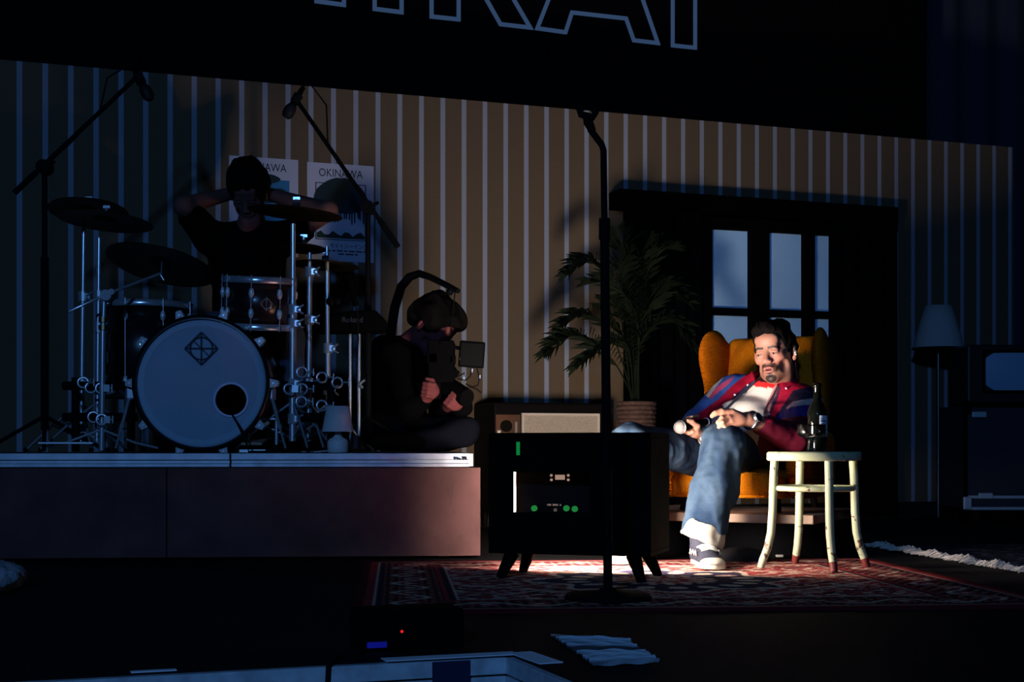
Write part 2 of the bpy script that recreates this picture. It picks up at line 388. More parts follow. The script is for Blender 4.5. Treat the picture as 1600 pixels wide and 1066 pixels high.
# window with frame, panes and a dark valance
m_frame = mat('window_frame_black', (.002, .0018, .002), .7, spec=.03)
win = bpy.data.objects.new('window_1', None); col.objects.link(win); org['window_1'] = V((0, 0, 0)); struct(win)
wx = lambda u, v=420: wp(u, v, .03)[0]
ztop, zmid0, zmid1, zbot = wp(1199, 363, .03)[1], wp(1199, 484, .03)[1], wp(1199, 496, .03)[1], .72
xs = [wx(1093), wx(1110), wx(1170), wx(1199), wx(1254), wx(1270), wx(1327), wx(1342)]
def zz(u, v): return wp(u, v, .03)[1]
for (i, j) in ((0, 1), (2, 3), (4, 5), (6, 7)):
    mb = MB(); wbox(mb, xs[i], xs[j], .0, .06, zbot - .06, ztop + .07); mb.build('stile', m_frame, win, bevel=.004)
for z0, z1 in ((ztop, ztop + .07), (zmid0 - .045, zmid0), (zbot - .06, zbot)):
    mb = MB(); wbox(mb, xs[0], xs[7], .0, .057, z0, z1); mb.build('rail', m_frame, win, bevel=.004)
mb = MB(); wbox(mb, xs[0] - .05, xs[7] + .05, 0, .12, zbot - .1, zbot - .06); mb.build('sill', m_frame, win, bevel=.004)
m_pane = mat('frosted_blue_pane_glow', (.42, .70, 1.0), .6, var=.1, vscale=3, spec=.2, emit=(.10, .30, .75), es=.03)  # faint blue self-glow added so the panes look lit
for (i, j) in ((1, 2), (3, 4), (5, 6)):
    for z0, z1 in ((zbot, zmid0 - .045), (zmid0, ztop)):
        mb = MB(); wbox(mb, xs[i], xs[j], .004, .012, z0, z1); mb.build('pane', m_pane, win)
vl = MB(); va = wp(968, 295, .16); vb = wp(1404, 323, .16); zt = (va[1] + vb[1]) / 2; zb_ = wp(968, 321, .16)[1]
wbox(vl, va[0], vb[0], .0, .16, zb_ - .005, zt); 
val = tag(vl.build('window_valance', mat('valance_black', (.0015, .0015, .0018), .9, spec=.02), base=Wl((va[0] + vb[0]) / 2, .08, zb_), bevel=.006), 'long black box valance above the window', 'valance')
def curtain(s0, s1, zt, label, seed, group='curtains at the window'):
    rnd = random.Random(seed); mb = MB(); n = 60; rows = 8; ph = rnd.random() * 6
    vs = []
    for side in (0, .006):
        for r in range(rows + 1):
            z = .04 + (zt - .04) * r / rows
            for i in range(n + 1):
                t = i / n; s = s0 + (s1 - s0) * t; o = .10 + .028 * math.sin(t * (s1 - s0) * 62 + ph + .5 * math.sin(t * 9)) * (1 - .3 * r / rows) - side
                vs.append(Wl(s, o, z))
    w_ = n + 1; k = w_ * (rows + 1); fs = []
    for r in range(rows):
        for i in range(n): a = r * w_ + i; fs += [(a, a + 1, a + w_ + 1, a + w_), (k + a, k + a + w_, k + a + w_ + 1, k + a + 1)]
    mb.add(vs, fs, True)
    return tag(mb.build('curtain', mat('dark_curtain', (.0016, .0020, .0030), .95, spec=.02), base=Wl((s0 + s1) / 2, .1, 0)), label, 'curtain', group)
curtain(wp(972, 500, .1)[0], wp(1096, 500, .1)[0], zb_ - .008, 'black curtain hanging left of the window behind the palm', 3)
curtain(wp(1297, 500, .1)[0], wp(1400, 500, .1)[0], zb_ - .008, 'black curtain hanging right of the window behind the armchair', 5)

# posters
def poster(u0, v0, u1, v1, ub, vb_, label, kind):
    a = wp(u0, v0, .004); b_ = wp(u1, v1, .004); s0, s1 = a[0], b_[0]; zt = (a[1] + b_[1]) / 2; zb = wp(ub, vb_, .004)[1]; wd = s1 - s0; ht = zt - zb
    t = thing('poster', label, 'poster', tuple(Wl(s0 + wd / 2, .003, zb)), group='posters on the striped wall')
    mb = MB(); wbox(mb, s0, s1, .001, .004, zb, zt); mb.build('sheet', mat('poster_paper', (.43, .46, .60), .8), t)
    def flat(name, pts, m, o=.0046):
        mb = MB(); n = len(pts); mb.add([Wl(s0 + x * wd, q, zb + y * ht) for q in (o, o + .0008) for x, y in pts], [tuple(range(n))[::-1], tuple(range(n, 2 * n))] + [(i, (i + 1) % n, n + (i + 1) % n, n + i) for i in range(n)]); return mb.build(name, m, t)
    ink = mat('poster_ink', (.01, .012, .03), .8); sea = mat('poster_sea_blue', (.02, .16, .36), .8); green = mat('poster_tree_green', (.006, .022, .03), .85); grass = mat('poster_grass', (.01, .03, .02), .85)
    T = M.Translation(Wl(s0 + wd * .5, .005, zb + ht * .865)) @ M.Rotation(WA, 4, 'Z') @ M.Rotation(math.pi / 2, 4, 'X')
    text('lettering', 'OKINAWA', ht * .115, ink, T, t, sx=.82)
    if kind:
        for nm, p in (('frame_line', [(.12, .80), (.88, .80), (.88, .792), (.12, .792)]), ('frame_line', [(.12, .8), (.135, .8), (.135, .22), (.12, .22)]), ('frame_line', [(.865, .8), (.88, .8), (.88, .22), (.865, .22)]), ('frame_line', [(.12, .225), (.88, .225), (.88, .217), (.12, .217)])): flat(nm, p, ink)
        rnd = random.Random(4)
        dome = [(.5 + .41 * math.cos(x), .60 + (.26 if math.sin(x) > 0 else .11) * math.sin(x) + rnd.uniform(-.008, .008)) for x in [i * math.pi / 18 for i in range(36)]]
        flat('tree_canopy', dome, green, .0052)
        for i in range(17):
            x = .16 + .68 * i / 16 + rnd.uniform(-.01, .01); l = rnd.uniform(.1, .2); flat('hanging_root', [(x - .014, .56), (x + .014, .56), (x + .01, .56 - l), (x, .55 - l), (x - .012, .56 - l * .9)], green, .0050)
        flat('grass_bank', [(.14 + .72 * i / 12, .285 + .025 * math.sin(i * 1.9)) for i in range(13)] + [(.86, .235), (.14, .235)], grass, .005)
        for z, x0, ln in ((.100, .30, .66), (.068, .46, .30)):
            x = x0
            while x < x0 + ln:
                l_ = rnd.choice((.05, .09, .12)); flat('print_dash', [(x, z), (min(x + l_, x0 + ln), z), (min(x + l_, x0 + ln), z + .014), (x, z + .014)], ink); x += l_ + .02
        for z, h, body in ((.135, .062, 'サイトシーイング'),):
            T = M.Translation(Wl(s0 + wd * (.62 if len(body) < 12 else .62), .005, zb + ht * z)) @ M.Rotation(WA, 4, 'Z') @ M.Rotation(math.pi / 2, 4, 'X')
            text('lettering', body, ht * h, ink, T, t, sx=.8)
    else:
        flat('sea', [(.13, .78), (.87, .78), (.87, .3), (.13, .3)], sea)
        rnd = random.Random(9)
        for cx, cy, rx, ry in ((.55, .79, .2, .045), (.42, .72, .2, .05), (.62, .66, .22, .04), (.5, .58, .25, .05)):
            flat('pine_bough', [(cx + rx * math.cos(i * math.pi / 10) * rnd.uniform(.85, 1.1), cy + ry * math.sin(i * math.pi / 10) * rnd.uniform(.8, 1.2)) for i in range(20)], green, .0052)
        flat('pine_trunk', [(.46, .78), (.52, .78), (.42, .3), (.34, .3)], green, .005)
    return t
poster(358, 243, 466, 250, 466, 402, 'travel poster with pine over blue sea, the left one, behind the drummer', 0)
poster(480, 252, 584, 261, 584, 411, 'travel poster with round banyan tree, the right one, fully in view', 1)

# drum riser: deck with aluminium rim and painted skirt panels
RA = math.radians(4.5); RE = V((math.cos(RA), math.sin(RA), 0)); RN = V((math.sin(RA), -math.cos(RA), 0))
DZ = .434; rc = P(733, 709, 5.80); rc.z = 0; RL = 3.4; RR = M.Rotation(RA, 3, 'Z')
ris = thing('drum_riser', 'low drum riser with metal rim and reddish brown skirt at left', 'riser', tuple(rc - RE * RL / 2))
def depth_to_wall(p):                        # room behind a point before the wall
    return ((p - W0).dot(WN) - .06) / (-RN).dot(-WN)
mb = MB(); a = rc; b_ = rc - RE * RL; da, db = min(depth_to_wall(a), 2.0), depth_to_wall(b_)
qs = [a, b_, b_ - RN * db, a - RN * 2.0 - RE * .0]
pj = a - RN * 2.0; tt = 0
for i in range(400):
    q = pj - RE * i * .01
    if (q - W0).dot(WN) < .06: tt = i * .01; break
qs = [a, a - RN * 2.0, a - RN * 2.0 - RE * tt, b_ - RN * db, b_]
n = 5; mb.add([(p.x, p.y, DZ) for p in qs] + [(p.x, p.y, DZ - .018) for p in qs], [tuple(range(n)), tuple(range(2 * n - 1, n - 1, -1))] + [(i, (i + 1) % n, n + (i + 1) % n, n + i)[::-1] for i in range(n)])
mb.build('deck', mat('deck_black', (.01, .01, .011), .6, bump=.2), ris)
jx = P(363, 709, 5.75).x
jt = (rc.x - jx) / RE.x
for t0, t1 in ((0, jt - .003), (jt + .003, jt + 2.0 if jt + 2 < RL else RL), (jt + 2.006, RL)):
    if t1 <= t0: continue
    for z0, z1, d in ((DZ - .028, DZ - .001, .03), (DZ - .043, DZ - .028, .018), (DZ - .057, DZ - .043, .028)):
        mb = MB(); c = rc - RE * (t0 + t1) / 2 + RN * (d / 2 - .004); mb.box(c + V((0, 0, (z0 + z1) / 2)), (t1 - t0, d, z1 - z0), RR); mb.build('rim', mat('riser_rim', (.55, .58, .62), .45, .35, var=.2, vscale=14), ris, bevel=.002)
mb = MB(); mb.box(rc + RE * .006 - RN * 1.0 + V((0, 0, DZ - .029)), (.022, 2.0, .054), RR); mb.build('rim', m_alu, ris, bevel=.002)
m_skirt = mat('riser_skirt_paint', (.118, .056, .052), .7, spec=.05, var=.25, vscale=6, bump=.15, bscale=18)
for t0, t1 in ((-.045, 1.22), (1.224, 2.3), (2.304, RL)):
    mb = MB(); c = rc - RE * (t0 + t1) / 2 + RN * .016; mb.box(c + V((0, 0, (.012 + DZ - .06) / 2)), (t1 - t0, .018, DZ - .06 - .012), RR); mb.build('skirt_panel', m_skirt, ris, bevel=.002)
mb = MB(); mb.box(rc + RE * .036 - RN * .99 + V((0, 0, (.012 + DZ - .06) / 2)), (.018, 1.98, DZ - .072), RR); mb.build('skirt_panel', m_skirt, ris)
for t in (.1, 1.2, 2.3, 3.3):
    for dp in (.1, 1.1):
        mb = MB(); mb.tube([rc - RE * t - RN * dp, rc - RE * t - RN * dp + V((0, 0, DZ - .02))], .024, 8); mb.build('leg', m_alu, ris)
rnd = random.Random(2); mb = MB()
for (u, v, l) in ((690, 750, .05), (706, 772, .1), (709, 800, .016), (700, 765, .03), (720, 840, .03)):
    p = P(u, v, 5.79); p = p - RN * ((p - rc).dot(RN) - .0258)
    mb.box(p, (.0025, .0012, l), RR @ M.Rotation(rnd.uniform(-.2, .2), 3, 'Y'))
mb.build('scratch', mat('scratch_dark', (.04, .02, .02), .8), ris)
# writing scrawled on the rim end
T = M.Translation(P(720, 719, 5.765)) @ M.Rotation(RA, 4, 'Z') @ M.Rotation(math.pi / 2, 4, 'X'); text('marker_note', 'No.20', .02, mat('marker_ink', (.01, .01, .01), .8), T, ris, ext=.006)

# rugs
def grid_slab(name, cs, nu, nv, th, m, fn, base):
    A, B, C, D_ = [np.array(c) for c in cs]; u = np.linspace(0, 1, nu + 1)[:, None, None]; v = np.linspace(0, 1, nv + 1)[None, :, None]
    Pn = (A * (1 - u) * (1 - v) + B * u * (1 - v) + C * u * v + D_ * (1 - u) * v).reshape(-1, 3); top = Pn.copy(); top[:, 2] = th
    i, j = np.meshgrid(np.arange(nu), np.arange(nv), indexing='ij'); a = (i * (nv + 1) + j).ravel(); q = np.stack([a, a + nv + 1, a + nv + 2, a + 1], 1)
    N = len(top); bt = np.array([[c[0], c[1], .0005] for c in cs]); vs = np.concatenate([top, bt]); cr = [0, nu * (nv + 1), (nu + 1) * (nv + 1) - 1, nv]
    fs = q.tolist(); rows = [list(range(0, nu * (nv + 1) + 1, nv + 1)), list(range(nu * (nv + 1), (nu + 1) * (nv + 1))), list(range((nu + 1) * (nv + 1) - 1, nv - 1, -(nv + 1))), list(range(nv, -1, -1))]
    for k_ in range(4): fs.append(rows[k_] [::-1]+ [N + k_, N + (k_ + 1) % 4])
    me = bpy.data.meshes.new(name); me.from_pydata((vs - np.array(base)).tolist(), [], fs); me.materials.append(m)
    o = bpy.data.objects.new(name, me); col.objects.link(o); o.location = base; org[o.name] = V(base)
    U = np.repeat(np.linspace(0, 1, nu + 1), nv + 1); W = np.tile(np.linspace(0, 1, nv + 1), nu + 1); c = np.ones((len(vs), 4)); c[:N, :3] = fn(U, W); c[N:, :3] = c[cr, :3]
    at = me.color_attributes.new('Col', 'FLOAT_COLOR', 'POINT'); at.data.foreach_set('color', c.ravel()); return o
def persian(U, W):
    wx_, wy = 2.0, 1.75; x = U * wx_; y = W * wy; e = np.minimum(np.minimum(x, wx_ - x), np.minimum(y, wy - y))
    red = np.array([.40, .040, .045]); cream = np.array([.74, .55, .42]); navy = np.array([.03, .022, .045]); rose = np.array([.42, .06, .06]); dark = np.array([.10, .012, .016])
    rg = np.random.RandomState(5)
    def vine(f, ph): return np.sin(f * x + 1.7 * np.sin(.61 * f * y + ph)) * np.sin(f * y + 1.7 * np.sin(.57 * f * x + ph * 1.3))
    c = np.tile(red, (len(x), 1)); a = vine(34, .3); b = vine(61, 2.1); g = vine(23, 4.)
    def put(mk, cc): c[mk] = cc
    put(g > .55, dark); put(np.abs(a) < .09, cream); put((b > .72), cream); put((b < -.8), navy); put((a > .8), rose); put((np.abs(b - .45) < .07) & (g < .2), cream * .8)
    cx, cy = x - 1.0, (y - .87) * 1.05; r = np.hypot(cx, cy); th = np.arctan2(cy, cx); lob = .40 + .05 * np.cos(8 * th); md = r < lob
    put(md, navy * 1.3); put(md & (np.abs(np.sin(9 * th) * np.cos(22 * r)) > .62), cream); put(np.abs(r - lob) < .014, cream); put(r < .15, rose); put((r < .15) & (np.abs(np.cos(6 * th) * np.sin(40 * r)) > .5), cream)
    put(np.abs(np.abs(cx) * .9 + np.abs(cy) - .72) < .012, cream)
    bd = e < .30; c[bd] = dark * 1.2; s_ = np.where(e == np.minimum(x, wx_ - x), y, x)
    put(bd & (np.abs(np.sin(s_ * 21) * .05 - (e - .165)) < .010), cream); put(bd & (np.hypot(((s_ * 6.7) % 1 - .5) / 6.7, e - .165) < .035), rose); put(bd & (np.hypot(((s_ * 6.7) % 1 - .5) / 6.7, e - .165) < .015), cream)
    put(bd & (np.sin(s_ * 90) * np.sin(e * 130) > .72), cream * .75)
    for q, wd, cc in ((.30, .006, cream), (.285, .008, navy), (.06, .006, cream), (.045, .012, red), (.27, .006, red), (.075, .006, navy)): put(np.abs(e - q) < wd, cc)
    put(e < .022, dark)
    return c * (.72 + .5 * rg.rand(len(x)))[:, None]
m_rug = mat('persian_wool', rough=.95, attr=True, bump=.6, bscale=220, spec=.05)
rug = grid_slab('persian_rug', [(-.44, 3.82, 0), (1.60, 3.98, 0), (1.44, 5.70, 0), (-.58, 5.53, 0)], 300, 260, .009, m_rug, persian, (.5, 4.75, 0))
tag(rug, 'worn red and cream patterned rug under the stool and television', 'rug')
fz = .009
def navy_pile(U, W):
    rg = np.random.RandomState(8); c = np.tile(np.array([.016, .018, .034]), (len(U), 1)); n_ = rg.rand(len(U)); c[n_ > .86] = (.12, .13, .19); c[n_ < .3] *= .5; return c
r2 = [(1.66, 6.40, 0), (1.87, 5.02, 0), (3.9, 5.3, 0), (3.7, 6.55, 0)]
rug2 = thing('shag_rug', 'dark navy rug with pale fringe lying at far right', 'rug', (2.8, 5.8, 0))
o = grid_slab('pile', r2, 90, 130, .016, mat('navy_wool', rough=.95, attr=True, bump=.8, bscale=150, spec=.05), navy_pile, (0, 0, 0)); o.parent = rug2; o.location = V((0, 0, 0)) - V((2.8, 5.8, 0)); org[o.name] = V((0, 0, 0))
rnd = random.Random(11); mb = MB(); A, B = V(r2[0]), V(r2[1])
for i in range(760):
    t = rnd.random(); bulge = .5 + .5 * math.sin(t * 17) ** 2; p = A.lerp(B, t) + V((rnd.uniform(-.012, .012), 0, .008)); q = p + V((-rnd.uniform(.025, .06), rnd.uniform(-.03, .03), rnd.uniform(.0, .014) * bulge)); q.z = max(q.z, .004)
    m_ = (p + q) / 2 + V((0, 0, rnd.uniform(.008, .026) * bulge)); mb.tube([p, m_, q], [.0035, .003, .0015], 4)
fr = mb.build('fringe', mat('fringe_wool', (.80, .72, .64), .95, spec=.05), rug2); fr['kind'] = 'stuff'

# ------------------------------------------------------------------ drum kit on the riser
m_chrome = mat('chrome', (.80, .82, .86), .25, .72); m_chrome2 = mat('chrome_dull', (.62, .64, .68), .35, .75)
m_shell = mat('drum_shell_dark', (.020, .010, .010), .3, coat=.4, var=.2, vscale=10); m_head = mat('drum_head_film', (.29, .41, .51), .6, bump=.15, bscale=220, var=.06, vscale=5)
m_rubber = mat('rubber_black', (.006, .006, .006), .8, spec=.15); m_bronze = mat('cymbal_bronze', (.10, .075, .035), .42, 1.0, var=.25, vscale=14); m_logo = mat('drum_logo_ink', (.008, .012, .03), .6)
m_blackmetal = mat('black_metal', (.004, .004, .005), .7, spec=.08)
def ring(mb, c, ax, r, tr, n=40, k=6):
    T = along(c, V(c) + V(ax)); return mb.tube([T @ V((r * math.cos(a), r * math.sin(a), 0)) for a in [2 * math.pi * i / n for i in range(n)]], tr, k, closed=True)
def cyl(mb, a, b, r, n=16): L_ = (V(b) - V(a)).length; return mb.lathe([(0, 0), (r, 0), (r, L_), (0, L_)], along(a, b), n, False)
def logo(parent, T, s, m, th=.0011, full=True):     # diamond with circle and struck lines, local xy plane
    def bar(nm, a, b, wd): 
        mb = MB(); a, b = V((a[0] * s, a[1] * s, 0)), V((b[0] * s, b[1] * s, 0)); d = (b - a).normalized(); q = V((-d.y, d.x, 0)) * wd * s / 2
        mb.add([T @ (p + V((0, 0, z))) for z in (0, th) for p in (a - q, b - q, b + q, a + q)], [(3, 2, 1, 0), (4, 5, 6, 7), (0, 1, 5, 4), (1, 2, 6, 5), (2, 3, 7, 6), (3, 0, 4, 7)]); mb.build(nm, m, parent)
    w_ = .105
    for a, b in (((0, 1), (1, 0)), ((1, 0), (0, -1)), ((0, -1), (-1, 0)), ((-1, 0), (0, 1))): bar('emblem_edge', a, b, w_)
    bar('emblem_line', (0, 1), (0, -1), w_)
    if full: bar('emblem_line', (-1, 0), (1, 0), w_); bar('emblem_line', (-.47, .47), (.47, -.47), w_ * .7)
    mb = MB(); n = 32
    vs = [T @ V((r * s * math.cos(a), r * s * math.sin(a), z)) for z in (0, th) for r in (.63, .74) for a in [2 * math.pi * i / n for i in range(n)]]
    fs = []
    for i in range(n): j = (i + 1) % n; fs += [(2 * n + i, 2 * n + j, 3 * n + j, 3 * n + i)[::-1], (i, j, 2 * n + j, 2 * n + i), (n + i, 3 * n + i, 3 * n + j, n + j)]
    mb.add(vs, fs); mb.build('emblem_circle', m, parent)
# bass drum
bc = P(315, 599, 5.93); br = .275; BA = math.radians(1.5); bax = V((math.sin(BA) * -1, math.cos(BA), 0))
bd = thing('bass_drum', 'large bass drum with pale front head, emblem and round port hole', 'drum', (bc.x, bc.y + .2, DZ))
T = along(bc, bc + bax)
mb = MB(); mb.lathe([(br - .012, .01), (br - .004, .01), (br - .004, .44), (br - .012, .44), (br - .012, .01)], T, 64); mb.build('shell', m_shell, bd)
pu, pv = 361, 625; pc = V(((pu - 315) * 5.93 / F, (599 - pv) * 5.93 / F)); pr = .066
# front head: disc with a real port hole
mb = MB(); n = 72; pr_in = pr; vs = []
hx = V((1, 0, 0)) - bax * bax.x; hx.normalize(); hz = V((0, 0, 1)); R0 = br - .006
outer = [(R0 * math.cos(a), R0 * math.sin(a)) for a in [2 * math.pi * i / n for i in range(n)]]
inner = [(pc.x + pr * math.cos(a), pc.y + pr * math.sin(a)) for a in [2 * math.pi * i / n for i in range(n)]]
K = 8
def hp(x, y, o=0.): return bc + hx * x + hz * y - bax * o
for k_ in range(K + 1):
    t = k_ / K
    for i in range(n): vs.append(hp(outer[i][0] * (1 - t) + inner[i][0] * t, outer[i][1] * (1 - t) + inner[i][1] * t, .001))
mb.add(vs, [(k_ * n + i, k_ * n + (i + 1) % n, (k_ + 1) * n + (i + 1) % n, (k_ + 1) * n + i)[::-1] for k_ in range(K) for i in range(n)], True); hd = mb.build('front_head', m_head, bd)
mb = MB(); T0 = along(hp(0, 0, .0035), hp(0, 0, .0035) - bax)
vs = [T0 @ V((r * math.cos(a), r * math.sin(a), 0)) for r in (br - .036, br - .012) for a in [2 * math.pi * i / n for i in range(n)]]
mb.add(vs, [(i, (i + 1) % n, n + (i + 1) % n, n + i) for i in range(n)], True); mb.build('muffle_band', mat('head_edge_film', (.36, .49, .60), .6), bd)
mb = MB(); ring(mb, hp(pc.x, pc.y, .004), bax, pr + .004, .006, 40); mb.build('port_ring', mat('port_ring_white', (.75, .75, .95), .4), bd)
mb = MB(); cyl(mb, hp(0, 0, -.42), hp(0, 0, -.425), br - .01, 48); mb.build('batter_head', mat('batter_black', (.01, .01, .01), .6), bd)
for o_ in (0, .43):
    mb = MB(); Th = along(bc + bax * (o_ - .012), bc + bax); mb.lathe([(br - .005, -.006), (br + .013, -.006), (br + .013, .036), (br - .002, .036), (br - .005, -.006)], Th, 64); mb.build('hoop', mat('hoop_black', (.008, .008, .009), .3), bd)
for i in range(10):
    a = math.radians(36 * i); ca, sa = math.cos(a), math.sin(a)
    Rr = frame(hp(ca * (br + .014), sa * (br + .014), .006), hx * ca + hz * sa, bax)
    mb = MB(); mb.add([Rr @ V(p) for p in ((-.012, -.006, -.023), (-.012, -.006, .023), (.032, .006, -.012), (.032, .006, .012), (.004, .06, -.018), (.004, .06, .018), (.034, .05, -.010), (.034, .05, .010))],
                      [(0, 1, 3, 2), (0, 4, 5, 1), (2, 3, 7, 6), (4, 6, 7, 5), (0, 2, 6, 4), (1, 5, 7, 3)]); cl = mb.build('claw', mat('claw_nickel', (.85, .86, .88), .35, .3), bd, bevel=.003)
    mb = MB(); mb.tube([hp(ca * (br + .026), sa * (br + .026), .01), hp(ca * (br + .026), sa * (br + .026), -.09)], .004, 6); mb.build('tension_rod', m_chrome, bd)
logo(bd, frame(hp(0, (599 - 545) * 5.93 / F, .0045), hx, hz), .069, m_logo)
for sx, ft in ((-1, P(180, 694, 5.86)), (1, P(447, 693, 5.86))):
    tp = P(203 if sx < 0 else 424, 618, 5.98); mb = MB(); cyl(mb, tp + V((0, 0, .03)), tp - V((0, 0, .02)), .02, 12); mb.box(tp + V((-sx * .01, 0, .01)), (.04, .04, .05)); mb.build('spur_bracket', m_chrome2, bd, bevel=.004)
    ft.z = DZ; mb = MB(); mb.tube([tp, tp.lerp(ft, .55)], .0075, 8); mb.tube([tp.lerp(ft, .5), ft + V((0, 0, .012))], .005, 8); mb.tube([tp.lerp(ft, .52), tp.lerp(ft, .58)], .011, 8); sp_ = mb.build('spur', m_chrome, bd)
    mb = MB(); mb.sphere(ft + V((0, 0, .010)), .010, 8); mb.build('spur_foot', m_rubber, bd)
cb = MB(); q = P(365, 640, 5.9); cb.tube([hp(pc.x, pc.y - .02, -.1), hp(pc.x + .006, pc.y - pr + .004, .014), P(372, 664, 5.86), P(382, 685, 5.84), P(388, 700, 5.83) * 1.0, V((P(388, 700, 5.83).x, 5.83, DZ + .005)), V((P(455, 700, 5.9).x, 5.9, DZ + .005))], .0045, 6)
tag(cb.build('microphone_cable', m_rubber), 'black cable coming out of the bass drum port hole', 'cable')

def drum(name, label, c_top, r, h, axis, nl, a0, legs=False, emblem=None):
    ax = V(axis).normalized(); ct = V(c_top); cbm = ct - ax * h
    t = thing(name, label, 'drum', (cbm.x, cbm.y, cbm.z)); T = along(cbm, ct)
    mb = MB(); mb.lathe([(r - .008, .0), (r, .0), (r, h), (r - .008, h), (r - .008, 0)], T, 48); mb.build('shell', m_shell, t)
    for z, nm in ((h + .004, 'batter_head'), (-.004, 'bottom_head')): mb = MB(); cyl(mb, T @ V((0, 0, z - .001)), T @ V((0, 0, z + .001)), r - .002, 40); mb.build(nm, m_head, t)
    for z in (h - .012, -.016):
        mb = MB(); mb.lathe([(r + .002, z), (r + .011, z), (r + .006, z + .012), (r + .011, z + .028), (r + .002, z + .028), (r + .002, z)], T, 48); mb.build('hoop', m_chrome, t)
    for i in range(nl):
        a = a0 + 2 * math.pi * i / nl; ca, sa = math.cos(a), math.sin(a)
        for z in ((.055, h - .055)):
            Rr = M.Translation(T @ V(((r + .009) * ca, (r + .009) * sa, z))).to_4x4() @ (T.to_3x3() @ M.Rotation(a, 3, 'Z')).to_4x4()
            mb = MB(); mb.sphere((0, 0, 0), (.012, .013, .024), 8); mb.v = [tuple(Rr @ V(v)) for v in mb.v]; mb.build('lug', mat('claw_nickel', ()), t)
        mb = MB(); mb.tube([T @ V(((r + .013) * ca, (r + .013) * sa, -.02)), T @ V(((r + .013) * ca, (r + .013) * sa, h + .022))], .003, 5); mb.build('tension_rod', m_chrome, t)
    if legs:
        for i in range(3):
            a = a0 + .5 + 2 * math.pi * i / 3; p = T @ V(((r + .022) * math.cos(a), (r + .022) * math.sin(a), .1)); mb = MB(); mb.tube([p + V((0, 0, .22)), V((p.x, p.y, DZ + .02)), V((p.x + .02 * math.cos(a), p.y + .02 * math.sin(a), DZ + .006))], .005, 8); mb.box(p + V((0, 0, .06)), (.03, .03, .05), M.Rotation(a, 3, 'Z')); mb.build('leg', m_chrome, t)
    if emblem:
        ang = emblem; d = T.to_3x3() @ V((math.cos(ang), math.sin(ang), 0)); p = T @ V((0, 0, h * .5)) + d * (r + .0015); logo(t, frame(p, V((0, 0, 1)).cross(d), ax), .028, mat('badge_silver', (.55, .5, .55), .35, .8), .001, False)
    return t
# rack tom and floor tom
tc_ = P(405, 439, 6.08); tax = V((.04, -.10, 1)).normalized()
drum('rack_tom', 'small dark rack tom with silver emblem above the bass drum', tc_, .148, .195, tax, 8, math.radians(-113), emblem=math.radians(-89))
fc = P(228, 480, 6.42); drum('floor_tom', 'dark floor tom with chrome hoops standing left of the bass drum', fc, .2, .40, (0, 0, 1), 8, math.radians(-100), legs=True)

def cymbal(u, v, Y, r, tilt, roll, label, bell=.3):
    c = P(u, v, Y); o = MB(); pr_ = []
    for i in range(15): x = i / 14; pr_.append((max(.005, x * r), -(.105 * r) * max(0, x - .28) ** 1.3 - (.0 if x > .28 else 0) + (.10 * r) * max(0, 1 - (x / .28) ** 2)))
    pr2 = [(a, b - .0018) for a, b in reversed(pr_)]
    T = M.Translation(c) @ M.Rotation(math.radians(roll), 4, 'Y') @ M.Rotation(math.radians(tilt), 4, 'X'); o.lathe(pr_[::-1] + pr2[::-1] if False else pr_ + pr2 + [pr_[0]], T, 48)
    t = thing('cymbal', label, 'cymbal', tuple(c), group='cymbals of the drum kit'); o.build('bronze', m_bronze, t)
    mb = MB(); cyl(mb, T @ V((0, 0, .012)), T @ V((0, 0, .03)), .016, 14); mb.build('felt', mat('felt_grey', (.05, .05, .05), .95), t)
    mb = MB(); cyl(mb, T @ V((0, 0, .03)), T @ V((0, 0, .045)), .007, 8); mb.box(T @ V((0, 0, .05)), (.03, .008, .012)); mb.build('wing_nut', m_chrome, t)
    return c, T
def stand(label, top, foot, Y, legs=True, jy=(), r=(.0095, .0125), spread=.26, extra=None):
    # chrome upright: thin upper tube, thicker lower tube, memory-lock collars, tripod
    f = P(foot[0], 700, Y); f.z = DZ; tp = P(top[0], top[1], Y); t = thing('cymbal_stand', label, 'stand', tuple(f), group='chrome stands of the drum kit')
    ln = lambda v: tp.lerp(f, (v - top[1]) / (708 - top[1])); mid = ln(jy[0]) if jy else tp.lerp(f, .45)
    mb = MB(); mb.tube([tp, mid], r[0], 10); mb.build('upper_tube', m_chrome, t); mb = MB(); mb.tube([mid, f + V((0, 0, .05))], r[1], 10); mb.build('lower_tube', m_chrome2, t)
    for v in jy:
        p = ln(v); mb = MB(); cyl(mb, p - V((0, 0, .022)), p + V((0, 0, .022)), .021, 12); mb.box(p + V((.02, -.012, 0)), (.03, .012, .026)); cl = mb.build('collar', m_chrome, t)
        mb = MB(); mb.tube([p + V((.02, -.02, 0)), p + V((.05, -.03, .018))], .0045, 6); mb.tube([p + V((.02, -.02, -.004)), p + V((.05, -.03, -.022))], .0045, 6); mb.build('wing_screw', m_chrome, t)
    if legs:
        for i in range(3):
            a = math.radians(-70 + 120 * i); e = f + V((spread * math.cos(a), spread * math.sin(a) * .6, .012)); mb = MB(); mb.tube([f + V((0, 0, .22)), f.lerp(e, .5) + V((0, 0, .12)), e], .006, 6); mb.tube([f + V((0, 0, .06)), f.lerp(e, .5) + V((0, 0, .115))], .005, 6); mb.build('leg', m_chrome2, t)
            mb = MB(); mb.sphere(e, .012, 8); mb.build('foot', m_rubber, t)
    return t
stand('left-most chrome stand under the paired left cymbals', (131, 352), (127, 690), 6.28, jy=(464, 600))
stand('second chrome stand under the paired left cymbals', (155, 372), (152, 690), 6.15, jy=(462, 512))
cymbal(138, 326, 6.28, .175, -11, 0, 'upper of the two overlapping crash cymbals at far left')
cymbal(165, 341, 6.15, .205, -5, 4, 'lower of the two overlapping crash cymbals at far left')
